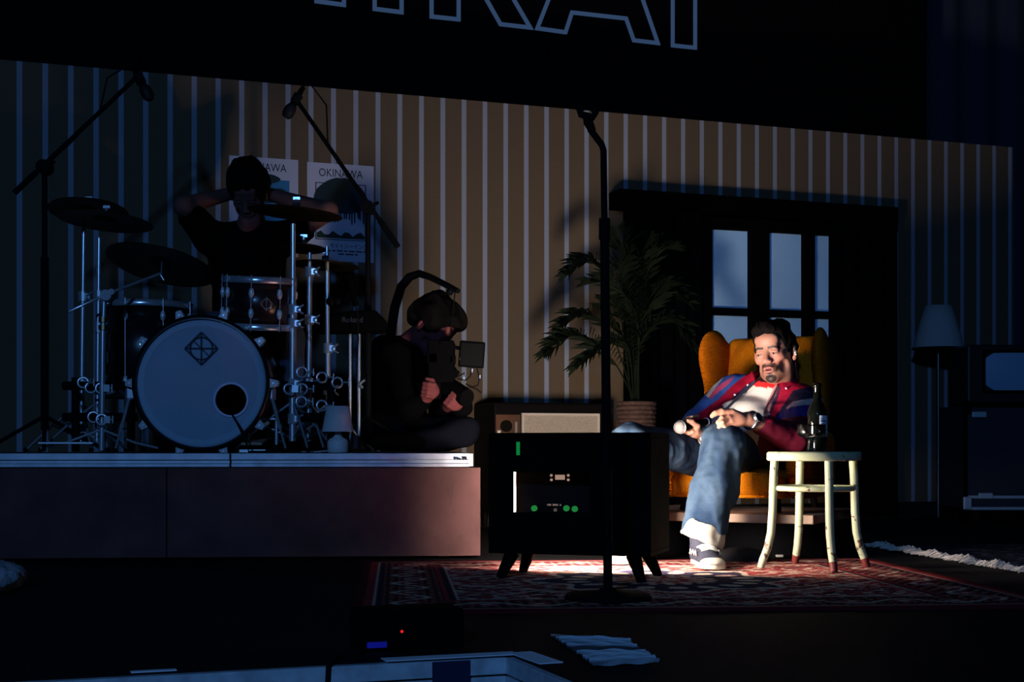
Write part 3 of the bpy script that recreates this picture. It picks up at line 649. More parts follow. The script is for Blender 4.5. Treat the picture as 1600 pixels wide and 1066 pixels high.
c, T = cymbal(253, 409, 6.3, .245, -15, 9, 'large ride cymbal tipped towards the drummer, left of him')
# boom holding the ride cymbal
bs = thing('boom_stand', 'chrome boom stand with slanted arm under the ride cymbal', 'stand', tuple(P(161, 708, 6.0))); f = P(159, 700, 6.0); f.z = DZ
mb = MB(); mb.tube([P(163, 468, 6.0), P(161, 520, 6.0)], .0095, 10); mb.build('upper_tube', m_chrome, bs); mb = MB(); mb.tube([P(161, 515, 6.0), f + V((0, 0, .01))], .0125, 10); mb.build('lower_tube', m_chrome, bs)
mb = MB(); mb.tube([P(108, 487, 5.97), P(166, 460, 5.98), P(252, 427, 6.22)], .0065, 8); mb.build('boom_arm', m_chrome, bs)
mb = MB(); cyl(mb, P(165, 461, 5.95), P(165, 461, 6.0), .023, 16); cyl(mb, P(174, 456, 5.95), P(174, 456, 6.0), .013, 12); mb.build('tilter', m_chrome, bs)
mb = MB(); mb.tube([P(250, 428, 6.22), P(256, 438, 6.22)], .004, 6); mb.tube([P(252, 430, 6.22), c], .004, 6); mb.build('cymbal_post', m_chrome, bs)
for v in (500, 512):
    mb = MB(); cyl(mb, P(161, v + 4, 6.0), P(161, v - 4, 6.0), .02, 12); mb.build('collar', mat('brass_ring', (.5, .36, .2), .3, 1.), bs)
for i in range(3):
    a = math.radians((180, -15, 75)[i]); e = f + V((.26 * math.cos(a), .16 * math.sin(a), .02)); mb = MB(); mb.tube([f + V((0, 0, .10)), f.lerp(e, .6) + V((0, 0, .03)), e], .006, 6); mb.build('leg', m_chrome, bs)
mb = MB(); p0, p1 = P(60, 692, 5.95), P(147, 693, 5.98); mb.box((p0 + p1) / 2, ((p1 - p0).length, .03, .009), RR); mb.build('base_plate', m_chrome2, bs, bevel=.002)
stand('thick chrome stand right of the rack tom', (458, 350), (457, 690), 6.05, jy=(484, 506, 600, 655), r=(.0115, .0155))
stand('chrome hi-hat stand between the thick stand and the thin stand', (484, 395), (482, 690), 6.2, jy=(425, 500, 600), r=(.008, .0115))
stand('thin chrome stand carrying the splash cymbal and clip microphone', (511, 385), (513, 690), 6.3, jy=(545, 610))
cymbal(462, 328, 6.1, .205, 0, 5, 'crash cymbal in front of the drummer’s raised elbow, right side')
cymbal(474, 386, 6.2, .10, -6, 2, 'small splash cymbal beside the thick chrome stand')
cymbal(508, 411, 6.3, .155, -2, 3, 'thin cymbal overlapping the foot of the banyan poster')
# drum rack: black tubes with chrome clamps
rk = thing('drum_rack', 'black tubular drum rack with chrome clamps on both sides', 'rack', tuple(V((P(315, 700, 6.2).x, 6.2, DZ))))
for uu in ((100, 215), (425, 520)):
    for v in (603, 652):
        mb = MB(); mb.tube([P(uu[0], v, 6.1), P((uu[0] + uu[1]) / 2, v, 6.06), P(uu[1], v, 6.12)], .019, 12); mb.build('rack_tube', m_blackmetal, rk)
for uu in (118, 205, 430, 517):
    mb = MB(); p = P(uu, 590, 6.1); mb.tube([p, V((p.x, p.y, DZ + .005))], .017, 10); mb.build('rack_leg', m_blackmetal, rk)
def clamp(u, v, Y, r=.022, sq=False):
    p = P(u, v, Y); mb = MB(); ring(mb, p, V((.25, -1, .1)), r, .0055, 18, 5); 
    if sq: mb.box(p + V((.028, -.01, 0)), (.026, .02, .03))
    mb.tube([p + V((r, -.01, 0)), p + V((r + .03, -.02, 0))], .0045, 6); mb.tube([p + V((r + .03, -.02, -.016)), p + V((r + .03, -.02, .016))], .004, 6); mb.build('clamp', m_chrome, rk)
for a in ((130, 598, 6.03), (142, 606, 6.03), (146, 652, 6.03), (158, 607, 6.0), (159, 656, 5.97), (472, 582, 6.03), (472, 608, 6.02), (471, 628, 6.02), (503, 590, 6.05), (503, 634, 6.05), (452, 608, 6.0), (527, 598, 6.05)): clamp(*a, sq=a[0] in (158, 159, 452))
# pedal under the bass drum
pd = thing('drum_pedal', 'bass drum pedal with pale footboard right of the bass drum', 'pedal', (P(405, 700, 6.2).x, 6.2, DZ))
mb = MB(); mb.box(P(402, 688, 6.1), (.09, .28, .012), M.Rotation(.12, 3, 'X')); mb.build('footboard', mat('pedal_wood', (.42, .27, .18), .5), pd, bevel=.003)
mb = MB(); mb.tube([P(388, 695, 6.05), P(388, 655, 6.05)], .008, 8); mb.tube([P(432, 695, 6.05), P(432, 655, 6.05)], .008, 8); mb.tube([P(388, 655, 6.05), P(432, 655, 6.05)], .006, 8); mb.build('pedal_frame', m_chrome2, pd)
mb = MB(); mb.box(P(415, 664, 6.0), (.04, .03, .016), M.Rotation(-.6, 3, 'Y')); mb.build('beater', mat('beater_felt', (.5, .33, .2), .8), pd, bevel=.004)
mb = MB(); mb.box(V((P(405, 700, 6.1).x, 6.1, DZ + .008)), (.11, .32, .012)); mb.build('base_plate', m_chrome2, pd)
# percussion pad on its stand
pad = thing('percussion_pad', 'black electronic percussion pad right of the drum kit', 'drum pad', tuple(P(546, 520, 6.45)))
f_ = Field(P(485, 523, 6.3) - V((.02, .02, .02)), P(605, 485, 6.6) + V((.02, .05, .02)), .006)
mb = MB(); p = P(546, 505, 6.45); q0 = [(-.165, -.045), (-.15, .02), (.02, .048), (.13, .05), (.165, .015), (.16, -.04), (.12, -.045)]
mb.prism(q0, .2, M.Translation(p - V((0, .1, 0))) @ M.Rotation(math.pi / 2, 4, 'X') @ M.Translation((0, 0, -.2))); mb.build('case', m_blackgloss, pad, bevel=.012, seg=3)
T = M.Translation(p + V((.025, -.1035, -.005))) @ M.Rotation(math.pi / 2, 4, 'X'); text('lettering', 'Roland', .034, mat('pad_lettering', (.06, .06, .065), .6), T, pad)
for u in (547, 561):
    f = P(u, 700, 6.45); f.z = DZ; mb = MB(); mb.tube([P(u, 522, 6.45), f + V((0, 0, .01))], .008, 8); mb.build('leg', m_chrome2, pad)
mb = MB(); mb.tube([P(534, 703, 6.45), P(574, 703, 6.45)], .008, 8); mb.build('foot_bar', m_chrome2, pad)
mb = MB(); mb.tube([P(561, 600, 6.44), P(570, 594, 6.43)], .006, 6); mb.tube([P(561, 600, 6.44), P(566, 606, 6.43)], .008, 6); mb.build('wing_screw', m_chrome, pad)
mb = MB(); p0, p1 = P(546, 692, 6.0), P(562, 692, 6.0); 
cm = thing('clip_microphone', 'slim black microphone on a short arm above the percussion pad', 'microphone', tuple(P(550, 465, 6.25)))
mb = MB(); mb.tube([P(545, 428, 6.25), P(549, 445, 6.25), P(550, 450, 6.25), P(556, 478, 6.25)], [.011, .011, .014, .014], 12); mb.build('body', m_blackgloss, cm)
mb = MB(); mb.tube([P(556, 478, 6.25), P(559, 490, 6.26), P(560, 530, 6.3), P(556, 600, 6.3)], .0035, 6); mb.build('cable', m_rubber, cm)
mb = MB(); mb.tube([P(513, 469, 6.28), P(530, 468, 6.26), P(544, 466, 6.25)], .006, 8); mb.sphere(P(528, 471, 6.26), .018, 10); mb.sphere(P(516, 471, 6.27), .02, 10); mb.build('arm', m_blackmetal, cm)
mb = MB(); mb.box(P(544, 466, 6.25), (.026, .03, .05), M.Rotation(.25, 3, 'Y')); mb.build('clip', m_blackgloss, cm, bevel=.006)

# boom microphone stands over the kit
def boomstand(label, mlabel, poleu, polev, Y, a, b, mic_a, mic_b, group='boom stands over the drums'):
    f = P(poleu, 700, Y); f.z = DZ; t = thing('boom_microphone_stand', label, 'stand', tuple(f), group=group)
    mb = MB(); mb.tube([P(poleu, polev, Y), f + V((0, 0, .1))], .0125, 10); mb.tube([P(poleu, polev + 140, Y), f + V((0, 0, .1))], .017, 10); mb.build('pole', m_blackmetal, t)
    mb = MB(); mb.tube([a, a.lerp(b, .18)], .013, 8); mb.tube([a.lerp(b, .18), b], .010, 8); mb.build('boom', m_blackmetal, t)
    mb = MB(); p = P(poleu, polev, Y); cyl(mb, p - V((0, .03, 0)), p + V((0, .03, 0)), .032, 14); mb.tube([p, p + V((.05, -.03, .02))], .008, 6); mb.build('clutch', m_blackmetal, t)
    for i in range(3):
        an = math.radians(40 + 120 * i); e = f + V((.3 * math.cos(an), .17 * math.sin(an), .012)); mb = MB(); mb.tube([f + V((0, 0, .16)), e], .009, 8); mb.build('leg', m_blackmetal, t)
    m_ = thing('microphone', mlabel, 'microphone', tuple(mic_a), group='microphones over the drums'); d = (mic_b - mic_a)
    mb = MB(); mb.tube([mic_a, mic_a + d * .6], [.011, .018], 12); mb.build('body', m_blackgloss, m_)
    mb = MB(); mb.tube([mic_a + d * .6, mic_a + d * .7, mic_a + d * .9, mic_b], [.02, .027, .027, .016], 14); mb.build('grille', mat('mic_grille_dark', (.02, .02, .021), .5, .6, bump=.5, bscale=300), m_)
    mb = MB(); mb.tube([mic_a + d * .25, mic_a + d * .5], .0225, 12); mb.build('clip', m_rubber, m_)
    mb = MB(); q = a.lerp(b, .7); mb.tube([mic_a, mic_a + V((.02, 0, .03)), (mic_a + q) / 2 + V((.05 if b.x < a.x else -.04, 0, .05)), q, a.lerp(b, .45) + V((0, 0, -.014)), a.lerp(b, .22) + V((0, -.01, -.014))], .004, 6); mb.build('cable', m_rubber, m_)
boomstand('black boom stand at far left reaching over the cymbals', 'black microphone hanging at the top left of the striped wall', 70, 262, 6.15, P(22, 302, 6.1), P(212, 122, 6.2), P(208, 104, 6.2), P(235, 156, 6.18))
boomstand('black boom stand crossing the posters', 'black microphone pointing down left above the posters', 575, 325, 6.45, P(622, 386, 6.4), P(466, 160, 6.5), P(474, 136, 6.5), P(446, 184, 6.5))

# small white table lamp at the riser edge
lp = P(528, 706, 5.92); lp.z = DZ; s_ = 5.92 / F
tl = thing('table_lamp', 'small pale table lamp standing unlit at the front of the riser', 'lamp', tuple(lp)); T = M.Translation(lp)
m_lamp = mat('lamp_ceramic', (.78, .76, .74), .5, bump=.2, bscale=90); m_shade = mat('lamp_shade_linen', (.72, .70, .68), .85, bump=.4, bscale=260)
mb = MB(); mb.lathe([(0, .0), (15 * s_, 0), (16.5 * s_, 2 * s_), (16.5 * s_, 17 * s_), (14 * s_, 21 * s_), (7 * s_, 25 * s_), (5 * s_, 30 * s_), (5 * s_, 34 * s_), (0, 34 * s_)], T, 28); mb.build('base', m_lamp, tl)
mb = MB(); mb.lathe([(25 * s_, 33 * s_), (17.5 * s_, 73 * s_), (17 * s_, 73 * s_), (24.3 * s_, 33 * s_), (25 * s_, 33 * s_)], T, 32); mb.build('shade', m_shade, tl)
mb = MB(); mb.tube([lp + V((0, 0, 33 * s_)), lp + V((0, 0, 55 * s_))], .01, 8); mb.sphere(lp + V((0, 0, 60 * s_)), .024, 10); mb.build('bulb', mat('bulb_opal', (.6, .6, .6), .4), tl)
mb = MB(); mb.tube([lp + V((-.03, .03, .01)), lp + V((-.10, .06, .004)), lp + V((-.2, .3, .004))], .003, 5); mb.build('cord', m_lamp, tl)

# ------------------------------------------------------------------ television shell with the LED panel inside
TA = math.radians(18); tx = V((math.cos(TA), -math.sin(TA), 0)); ty = V((math.sin(TA), math.cos(TA), 0))   # tx to the right, ty away from us
tk = P(1017, 700, 4.63); tk.z = 0; TW, TD, Z0, Z1 = .565, .30, .096, .506
TR = M.Rotation(-TA, 3, 'Z')
def tv(x, y, z): return tk - tx * TW + tx * x + ty * y + V((0, 0, z))     # x 0..TW from left, y 0..TD from the back
m_tv = mat('television_walnut_dark', (.006, .004, .003), .8, var=.3, vscale=9, spec=.04)
tvt = thing('retro_television', 'dark retro television on splayed legs seen from behind', 'television', tuple(tv(TW / 2, TD / 2, 0)))
def tbox(nm, x0, x1, y0, y1, z0, z1, m, bev=.003):
    mb = MB(); mb.box(tv((x0 + x1) / 2, (y0 + y1) / 2, (z0 + z1) / 2), (x1 - x0, y1 - y0, z1 - z0), TR); return mb.build(nm, m, tvt, bevel=bev)
t = .016
tbox('top_panel', 0, TW, 0, TD, Z1 - t, Z1, m_tv); tbox('bottom_panel', 0, TW, 0, TD, Z0, Z0 + t, m_tv)
m_in = mat('television_cream_lining', (.75, .66, .56), .7)
tbox('side_panel', 0, t, 0, TD, Z0 + t, Z1 - t, m_tv); tbox('side_panel', TW - t, TW, 0, TD, Z0 + t, Z1 - t, m_tv)
tbox('side_lining', t + .0005, t + .005, .012, TD - .002, Z0 + t + .002, Z1 - t - .002, m_in, 0)
def tpx(u, v):                               # pixel on the back plane -> (x, z)
    k_ = (u - 800) / F; c_ = tv(0, 0, 0); nn = ty; Y = (c_.x * nn.x + c_.y * nn.y) / (k_ * nn.x + nn.y); p = P(u, v, Y); return ((p - c_).dot(tx), p.z)
ox0, oz1 = tpx(801, 738); ox1, oz0 = tpx(920, 802)
for x0, x1, z0, z1 in ((t, ox0, Z0 + t, Z1 - t), (ox1, TW - t, Z0 + t, Z1 - t), (ox0, ox1, Z0 + t, oz0), (ox0, ox1, oz1, Z1 - t)): tbox('back_panel', x0, x1, .006, .014, z0, z1, m_tv, 0)
for x, z in ((.03, .15), (.03, .46), (TW - .03, .15), (TW - .03, .46), (.3, .48), (.3, .13)):
    mb = MB(); cyl(mb, tv(x, .006, z), tv(x, .002, z), .004, 8); mb.build('screw', m_blackmetal, tvt)
for x, y, sx, sy in ((.07, .05, -1, -1), (TW - .07, .05, 1, -1), (.07, TD - .05, -1, 1), (TW - .07, TD - .05, 1, 1)):
    mb = MB(); a = tv(x, y, Z0); b_ = tv(x + sx * .035, y + sy * .03, .010); mb.tube([a, b_], [.026, .015], 12); mb.build('leg', mat('leg_dark_wood', (.006, .004, .003), .7, spec=.05), tvt)
gx, gz = tpx(809, 701); mb = MB(); mb.box(tv(gx, .004, gz), (.012, .003, .045), TR); mb.build('glow_tape', mat('green_glow_tape', (.02, .3, .08), .6, emit=(.003, .26, .035), es=.62), tvt)
# LED panel fixture standing in the shell, shining towards the armchair
LA = math.radians(16); lx = V((math.cos(LA), -math.sin(LA), 0)); ly = V((math.sin(LA), math.cos(LA), 0)); LR = M.Rotation(-LA, 3, 'Z'); LW = .485
rr_ = tv(TW - .035, TD - .055, 0); lc = rr_ - lx * LW / 2; lz0, lz1 = Z0 + t + .004, Z1 - t - .02
led = thing('led_panel_light', 'LED panel light with display and green connectors inside the television', 'light', (lc.x, lc.y, lz0))
m_fix = mat('fixture_body', (.016, .010, .008), .6, spec=.1)
mb = MB(); mb.box(lc - ly * .045 + V((0, 0, (lz0 + lz1) / 2)), (LW, .06, lz1 - lz0), LR); mb.build('housing', m_fix, led, bevel=.004)
mb = MB(); mb.box(lc - lx * (LW / 2 - .155) + ly * .02 + V((0, 0, (lz0 + lz1) / 2)), (.30, .004, lz1 - lz0 - .03), LR @ M.Rotation(math.radians(10), 3, 'X')); mb.build('emitter', mat('led_emitter', (.8, .8, .8), .5, emit=LED_COLOR, es=LED_STRENGTH), led)
mb = MB(); a_ = tv(.032, TD - .035, 0); b_ = a_ + ty * .17; mb.box((a_ + b_) / 2 + V((0, 0, (lz0 + Z1) / 2)), (.003, .17, Z1 - lz0 - .002), TR); mb.build('spill_blocker', mat('television_cream_lining', ()), led)  # added unseen flap that keeps the panel's spill off the riser and drums
def lpx(u, v, dz=0):
    q = lc - ly * .0762; k_ = (u - 800) / F; Y = (q.x * ly.x + q.y * ly.y) / (k_ * ly.x + ly.y); return P(u, v, Y)
m_lcd = mat('display_lit', (.3, .25, .22), .5, emit=(.62, .40, .30), es=.55)
p = lpx(875, 746); mb = MB(); mb.box(p, (.034, .004, .017), LR); mb.build('display', m_lcd, led)
for u, v in ((861.5, 743), (861.7, 750), (888, 743), (888, 750)):
    p = lpx(u, v); mb = MB(); cyl(mb, p + ly * .002, p - ly * .003, .0046, 12); mb.build('button', m_lcd, led)
p = lpx(876, 755); mb = MB(); mb.box(p, (.12, .003, .0025), LR); mb.build('panel_seam', mat('seam_grey', (.14, .12, .11), .6), led)
m_grn = mat('connector_green_glow', (.05, .45, .06), .45, emit=(.02, .30, .05), es=.5)  # green plastic with a glow painted in; the collars are no lamps
for u, v in ((838, 794), (888, 794), (901, 795)):
    p = lpx(u, v); mb = MB(); cyl(mb, p + ly * .004, p - ly * .022, .0115, 14); cn = mb.build('connector', m_rubber, led)
    mb = MB(); cyl(mb, p - ly * .022, p - ly * .032, .0105, 14); mb.build('connector_collar', m_grn, led)
    mb = MB(); mb.tube([p - ly * .026 + V((0, 0, -.008)), p - ly * .03 + V((.004, 0, -.016)), p - ly * .05 + V((.03, 0, -.03)), p - ly * .05 + V((.045, 0, -.055))], .0045, 6); mb.build('cable', m_rubber, led)
p = lpx(868, 797); mb = MB(); cyl(mb, p + ly * .004, p - ly * .006, .006, 12); mb.build('power_inlet', mat('brass_inlet_glow', (.7, .45, .28), .35, .6, emit=(.6, .3, .15), es=.12), led)  # slight warm glow added to the brass, which gives no light itself
p = lpx(866, 790.5); T = M.Translation(p - ly * .001) @ M.Rotation(-LA, 4, 'Z') @ M.Rotation(math.pi / 2, 4, 'X'); text('lettering', 'ON  DMX  A', .009, m_lcd, T, led)

# ------------------------------------------------------------------ microphone stand in front of the television
mf = G(950, 941); Ym = mf.y
ms = thing('microphone_stand', 'tall black straight microphone stand with bent neck in front of the television', 'stand', tuple(mf + V((0, 0, fz))))
mb = MB(); mb.lathe([(0, fz), (.128, fz), (.13, fz + .006), (.122, fz + .016), (.03, fz + .024), (.02, fz + .034), (0, fz + .034)], M.Translation((mf.x, mf.y, 0)), 40); mb.build('base', m_blackmetal, ms)
jp = P(944.5, 348, Ym)
mb = MB(); mb.tube([V((mf.x, mf.y, fz + .02)), jp], .0135, 12); mb.build('lower_tube', m_blackmetal, ms)
mb = MB(); mb.tube([jp - V((0, 0, .05)), jp + V((0, 0, .012))], .0165, 12); mb.build('clutch', m_blackmetal, ms)
mb = MB(); mb.tube([jp, P(943, 235, Ym), P(940, 226, Ym), P(922, 202, Ym)], .0098, 10); mb.build('upper_tube', m_blackmetal, ms)
mb = MB(); mb.tube([P(926, 206, Ym), P(919, 190, Ym), P(916, 182, Ym)], [.011, .015, .011], 10); mb.build('swivel', m_blackmetal, ms)
mb = MB(); q = P(917, 181, Ym); mb.tube([q, P(908, 179, Ym), P(906, 172, Ym), P(910, 168, Ym)], .011, 8); mb.tube([q, P(926, 183, Ym), P(930, 176, Ym), P(928, 170, Ym)], .011, 8); mb.build('clip', m_rubber, ms)

# ------------------------------------------------------------------ armchair on a small plinth
CA = -math.radians(28); O = V((1.11, 6.24, 0)); CT = M.Translation(O) @ M.Rotation(CA, 4, 'Z'); cfwd = V((math.sin(CA), -math.cos(CA), 0)); clat = V((math.cos(CA), math.sin(CA), 0))
PZ = .19
pl = thing('chair_plinth', 'low tan board on a dark base under the armchair', 'plinth', tuple(O)); CR = M.Rotation(CA, 3, 'Z')
def cl(x, y, z): return CT @ V((x, y, z))
mb = MB(); mb.box(cl(-.03, -.24, PZ - .018), (.86, .72, .036), CR); mb.build('board', mat('plinth_board', (.30, .20, .14), .6, var=.25, vscale=12), pl, bevel=.004)
mb = MB(); mb.box(cl(0.0, -.0, (PZ - .036) / 2 + .001), (.7, .56, PZ - .038), CR); mb.build('base', m_black, pl)
m_or = mat('orange_corduroy', (.62, .150, .004), .9, wave=(46, 'Z', .8), spec=.05, var=.14, vscale=90)
m_or2 = mat('orange_corduroy_seat', (.68, .195, .005), .9, wave=(46, 'X', .7), spec=.05, var=.12, vscale=90)
ac = thing('wing_armchair', 'orange ribbed wing armchair holding the seated man', 'armchair', (O.x, O.y, PZ), CA); org[ac.name] = V((0, 0, 0)); ac.scale = (.88, 1, 1)
def cpart(nm, f, m): o = soft(nm, f.mesh(), m); o.parent = ac; o.location = (0, 0, -PZ); return o
h = .009
f = Field((-.34, -.56, .2), (.34, .06, .4), h); f.box((0, -.24, .308), (.265, .29, .046), r=.035); f.ell((0, -.25, .335), (.24, .26, .03), k=.03); cpart('seat_cushion', f, m_or2)
f = Field((-.36, -.54, .18), (.36, .12, .34), h); f.box((0, -.22, .266), (.275, .265, .018), r=.014); cpart('seat_frame', f, m_or2)
Rb = M.Rotation(math.radians(-11), 3, 'X')
f = Field((-.34, -.08, .22), (.34, .32, 1.02), h); f.box((0, .12, .62), (.245, .055, .34), Rb, r=.045); f.ell((0, .075, .55), (.2, .05, .22), Rb, k=.05); f.ell((0, .10, .84), (.19, .05, .12), Rb, k=.05); cpart('backrest', f, m_or2)
for sx in (-1, 1):
    f = Field((min(sx * .15, sx * .42), -.2, .4), (max(sx * .15, sx * .42), .32, 1.03), h)
    wr = M.Rotation(sx * math.radians(10), 3, 'Z')
    wo = .06 if sx > 0 else 0.
    f.ell((sx * .268, .03 + wo, .868), (.042, .130, .120), wr, k=.04); f.ell((sx * .268, .05 + wo, .74), (.032, .10, .16), wr, k=.04); f.ell((sx * .272, .09, .58), (.032, .075, .16), wr, k=.04); f.box((sx * .262, .14, .70), (.03, .06, .24), Rb, r=.028, k=.03); cpart('wing', f, m_or)
    f = Field((min(sx * .22, sx * .42), -.5, .18), (max(sx * .22, sx * .42), .16, .56), h)
    f.box((sx * .312, -.17, .36), (.036, .27, .115), r=.03, k=.03); f.cap((sx * .315, -.40, .455), (sx * .31, .04, .485), .048, .043, k=.03); f.ell((sx * .314, -.42, .40), (.048, .035, .07), k=.03); cpart('arm', f, m_or)
for x, y in ((-.22, -.42), (.22, -.42), (-.22, .1), (.22, .1)):
    mb = MB(); mb.tube([(x, y, .066), (x * 1.08, y * 1.04, .0005)], [.022, .014], 10); mb.build('leg', mat('leg_dark_wood', (.006, .004, .003), .7, spec=.05), ac, local=True)

# ------------------------------------------------------------------ bentwood stool with bottle and glass
sc_ = V((1.126, 5.25, 0)); SH = .441
st = thing('bentwood_stool', 'cream painted round wooden stool with worn red feet', 'stool', (sc_.x, sc_.y, fz))
m_cream = bpy.data.materials.new('chipped_cream_paint'); m_cream.use_nodes = True; nt = m_cream.node_tree; b = nt.nodes['Principled BSDF']; L = nt.links.new
tc = nt.nodes.new('ShaderNodeTexCoord'); sp1 = nt.nodes.new('ShaderNodeSeparateXYZ'); L(tc.outputs['Object'], sp1.inputs[0])
n1 = nt.nodes.new('ShaderNodeTexNoise'); n1.inputs['Scale'].default_value = 38; n1.inputs['Detail'].default_value = 6; L(tc.outputs['Object'], n1.inputs['Vector'])
r1 = nt.nodes.new('ShaderNodeMapRange'); r1.inputs[1].default_value = .06; r1.inputs[2].default_value = .20; r1.inputs[3].default_value = .585; r1.inputs[4].default_value = .655; L(sp1.outputs[2], r1.inputs[0])
cp = nt.nodes.new('ShaderNodeMath'); cp.operation = 'GREATER_THAN'; L(n1.outputs['Fac'], cp.inputs[0]); L(r1.outputs[0], cp.inputs[1])
mx = nt.nodes.new('ShaderNodeMix'); mx.data_type = 'RGBA'; L(cp.outputs[0], mx.inputs[0]); mx.inputs[6].default_value = (.45, .48, .29, 1); mx.inputs[7].default_value = (.10, .045, .025, 1); L(mx.outputs[2], b.inputs['Base Color']); b.inputs['Roughness'].default_value = .5
T = M.Translation((sc_.x, sc_.y, 0))
mb = MB(); mb.lathe([(0, SH - .004), (.155, SH - .002), (.168, SH), (.174, SH - .006), (.174, SH - .030), (.168, SH - .034), (.15, SH - .034), (.15, SH - .014), (0, SH - .014)], T, 48); mb.build('seat', m_cream, st)
mb = MB(); ring(mb, (sc_.x, sc_.y, .305), (0, 0, 1), .142, .0105, 40, 8); mb.build('stretcher_ring', m_cream, st)
m_red = mat('worn_red_paint', (.16, .018, .012), .6, var=.3, vscale=40)
for i, an in enumerate((188, 278, 8, 98)):
    a = math.radians(an); d = V((math.cos(a), math.sin(a), 0)); pt = lambda r, z: V((sc_.x, sc_.y, z)) + d * r
    mb = MB(); mb.tube([pt(.152, SH - .03), pt(.157, .33), pt(.160, .22), pt(.166, .14), pt(.180, .08), pt(.196, .042)], [.0155, .0155, .0155, .0155, .015, .0145], 12); mb.build('leg', m_cream, st)
    mb = MB(); mb.tube([pt(.196, .043), pt(.2065, .0095)], [.0148, .0135], 12); mb.build('foot', m_red if i != 0 else m_cream, st)
Ys = 5.30; bp = V((P(1277, 700, Ys).x, Ys, SH)); bt = thing('wine_bottle', 'dark glass wine bottle with white label on the stool', 'bottle', tuple(bp)); T = M.Translation(bp)
mb = MB(); mb.lathe([(0, .003), (.030, .001), (.036, .006), (.0365, .135), (.035, .152), (.026, .175), (.0165, .192), (.0142, .205), (.0138, .243), (.0155, .245), (.0155, .256), (.0135, .258), (.011, .258), (.011, .2), (0, .2)], T, 32); mb.build('glass', mat('bottle_glass_dark', (.003, .004, .003), .06, spec=.6), bt)
mb = MB(); vs = []; n = 14
for z in (.055, .135):
    for r in (.0369, .0373):
        for i in range(n + 1): a = math.radians(-90 + 76 * i / n); vs.append(T @ V((r * math.cos(a), r * math.sin(a), z)))
k_ = n + 1; fs = [(k_ + i, k_ + i + 1, 3 * k_ + i + 1, 3 * k_ + i) for i in range(n)] + [(i, 2 * k_ + i, 2 * k_ + i + 1, i + 1) for i in range(n)]
mb.add(vs, fs, True); mb.build('label', mat('label_paper', (.75, .80, .90), .7, var=.12, vscale=70), bt)
for i in range(7):
    z = .066 + i * .0092; l = (.9, .6, .8, .45, .85, .7, .4)[i]; mb = MB(); a0 = math.radians(-84); vs = []
    for q in (z, z + (.0022 if i != 5 else .005)):
        for j in range(7): a = a0 + math.radians(62) * l * j / 6; vs.append(T @ V((.0376 * math.cos(a), .0376 * math.sin(a), q)))
    mb.add(vs, [(j, j + 1, 8 + j, 7 + j) for j in range(6)], True); mb.build('label_print', mat('label_ink', (.08, .10, .2), .7), bt)
Yg = 5.15; gp = V((P(1268, 700, Yg).x, Yg, SH)); gl = thing('coupe_glass', 'clear stemmed glass with shallow bowl on the stool', 'glass', tuple(gp)); T = M.Translation(gp); s_ = Yg / F
mb = MB(); prof = [(0, .0005), (6.0 * s_, .0005), (7.5 * s_, 1 * s_), (7.2 * s_, 6 * s_), (6.6 * s_, 14 * s_), (7.0 * s_, 21 * s_), (14 * s_, 22.5 * s_), (20 * s_, 25 * s_), (22 * s_, 30 * s_), (22 * s_, 42.5 * s_), (21.4 * s_, 42.5 * s_), (21.3 * s_, 30.5 * s_), (19 * s_, 26.5 * s_), (12 * s_, 24.5 * s_), (5.5 * s_, 24 * s_), (0, 24 * s_)]
m_glass = bpy.data.materials.new('clear_glass'); m_glass.use_nodes = True; nt = m_glass.node_tree; L = nt.links.new
for q in list(nt.nodes): nt.nodes.remove(q)
ou = nt.nodes.new('ShaderNodeOutputMaterial'); tr = nt.nodes.new('ShaderNodeBsdfTransparent'); tr.inputs[0].default_value = (.97, .97, .99, 1); gs = nt.nodes.new('ShaderNodeBsdfGlossy'); gs.inputs['Roughness'].default_value = .13
lw = nt.nodes.new('ShaderNodeLayerWeight'); lw.inputs[0].default_value = .35; ms_ = nt.nodes.new('ShaderNodeMixShader'); L(lw.outputs['Fresnel'], ms_.inputs[0]); L(tr.outputs[0], ms_.inputs[1]); L(gs.outputs[0], ms_.inputs[2]); L(ms_.outputs[0], ou.inputs[0])
mb.lathe(prof, T, 40); mb.build('glass', m_glass, gl)

# ------------------------------------------------------------------ things along the wall
# old radio cabinet
ra = wp(757, 650, .22); rb = wp(940, 650, .22); zt = P(850, 631, 7.95).z
rd = thing('radio_cabinet', 'old wooden radio cabinet with pale speaker grille against the wall', 'radio', tuple(Wl((ra[0] + rb[0]) / 2, .2, 0)))
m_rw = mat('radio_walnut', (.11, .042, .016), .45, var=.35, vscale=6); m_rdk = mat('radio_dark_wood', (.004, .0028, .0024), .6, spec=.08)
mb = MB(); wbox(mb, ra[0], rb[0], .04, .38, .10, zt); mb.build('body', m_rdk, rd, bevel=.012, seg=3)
def rpx(u, v, off=.385): return wp(u, v, off)
a = rpx(775, 648); c_ = rpx(813, 690); mb = MB(); wbox(mb, a[0], c_[0], .375, .386, .33, a[1]); mb.build('dial_panel', m_rw, rd)
a = rpx(818, 649); c_ = rpx(933, 690); zt2 = a[1]; mb = MB(); wbox(mb, a[0], c_[0], .375, .389, .33, zt2); g_ = mb.build('grille_cloth', mat('grille_cloth', (.50, .40, .29), .9, wave=(60, 'Z', .6), var=.2, vscale=160), rd)
m_gold = mat('grille_frame', (.62, .53, .42), .5)
for s0, s1, z0, z1 in ((a[0] - .012, a[0], .31, zt2 + .012), (c_[0], c_[0] + .012, .31, zt2 + .012), (a[0], c_[0], zt2, zt2 + .012), (a[0], c_[0], .318, .33)):
    mb = MB(); wbox(mb, s0, s1, .375, .396, z0, z1); mb.build('grille_frame', m_gold, rd)
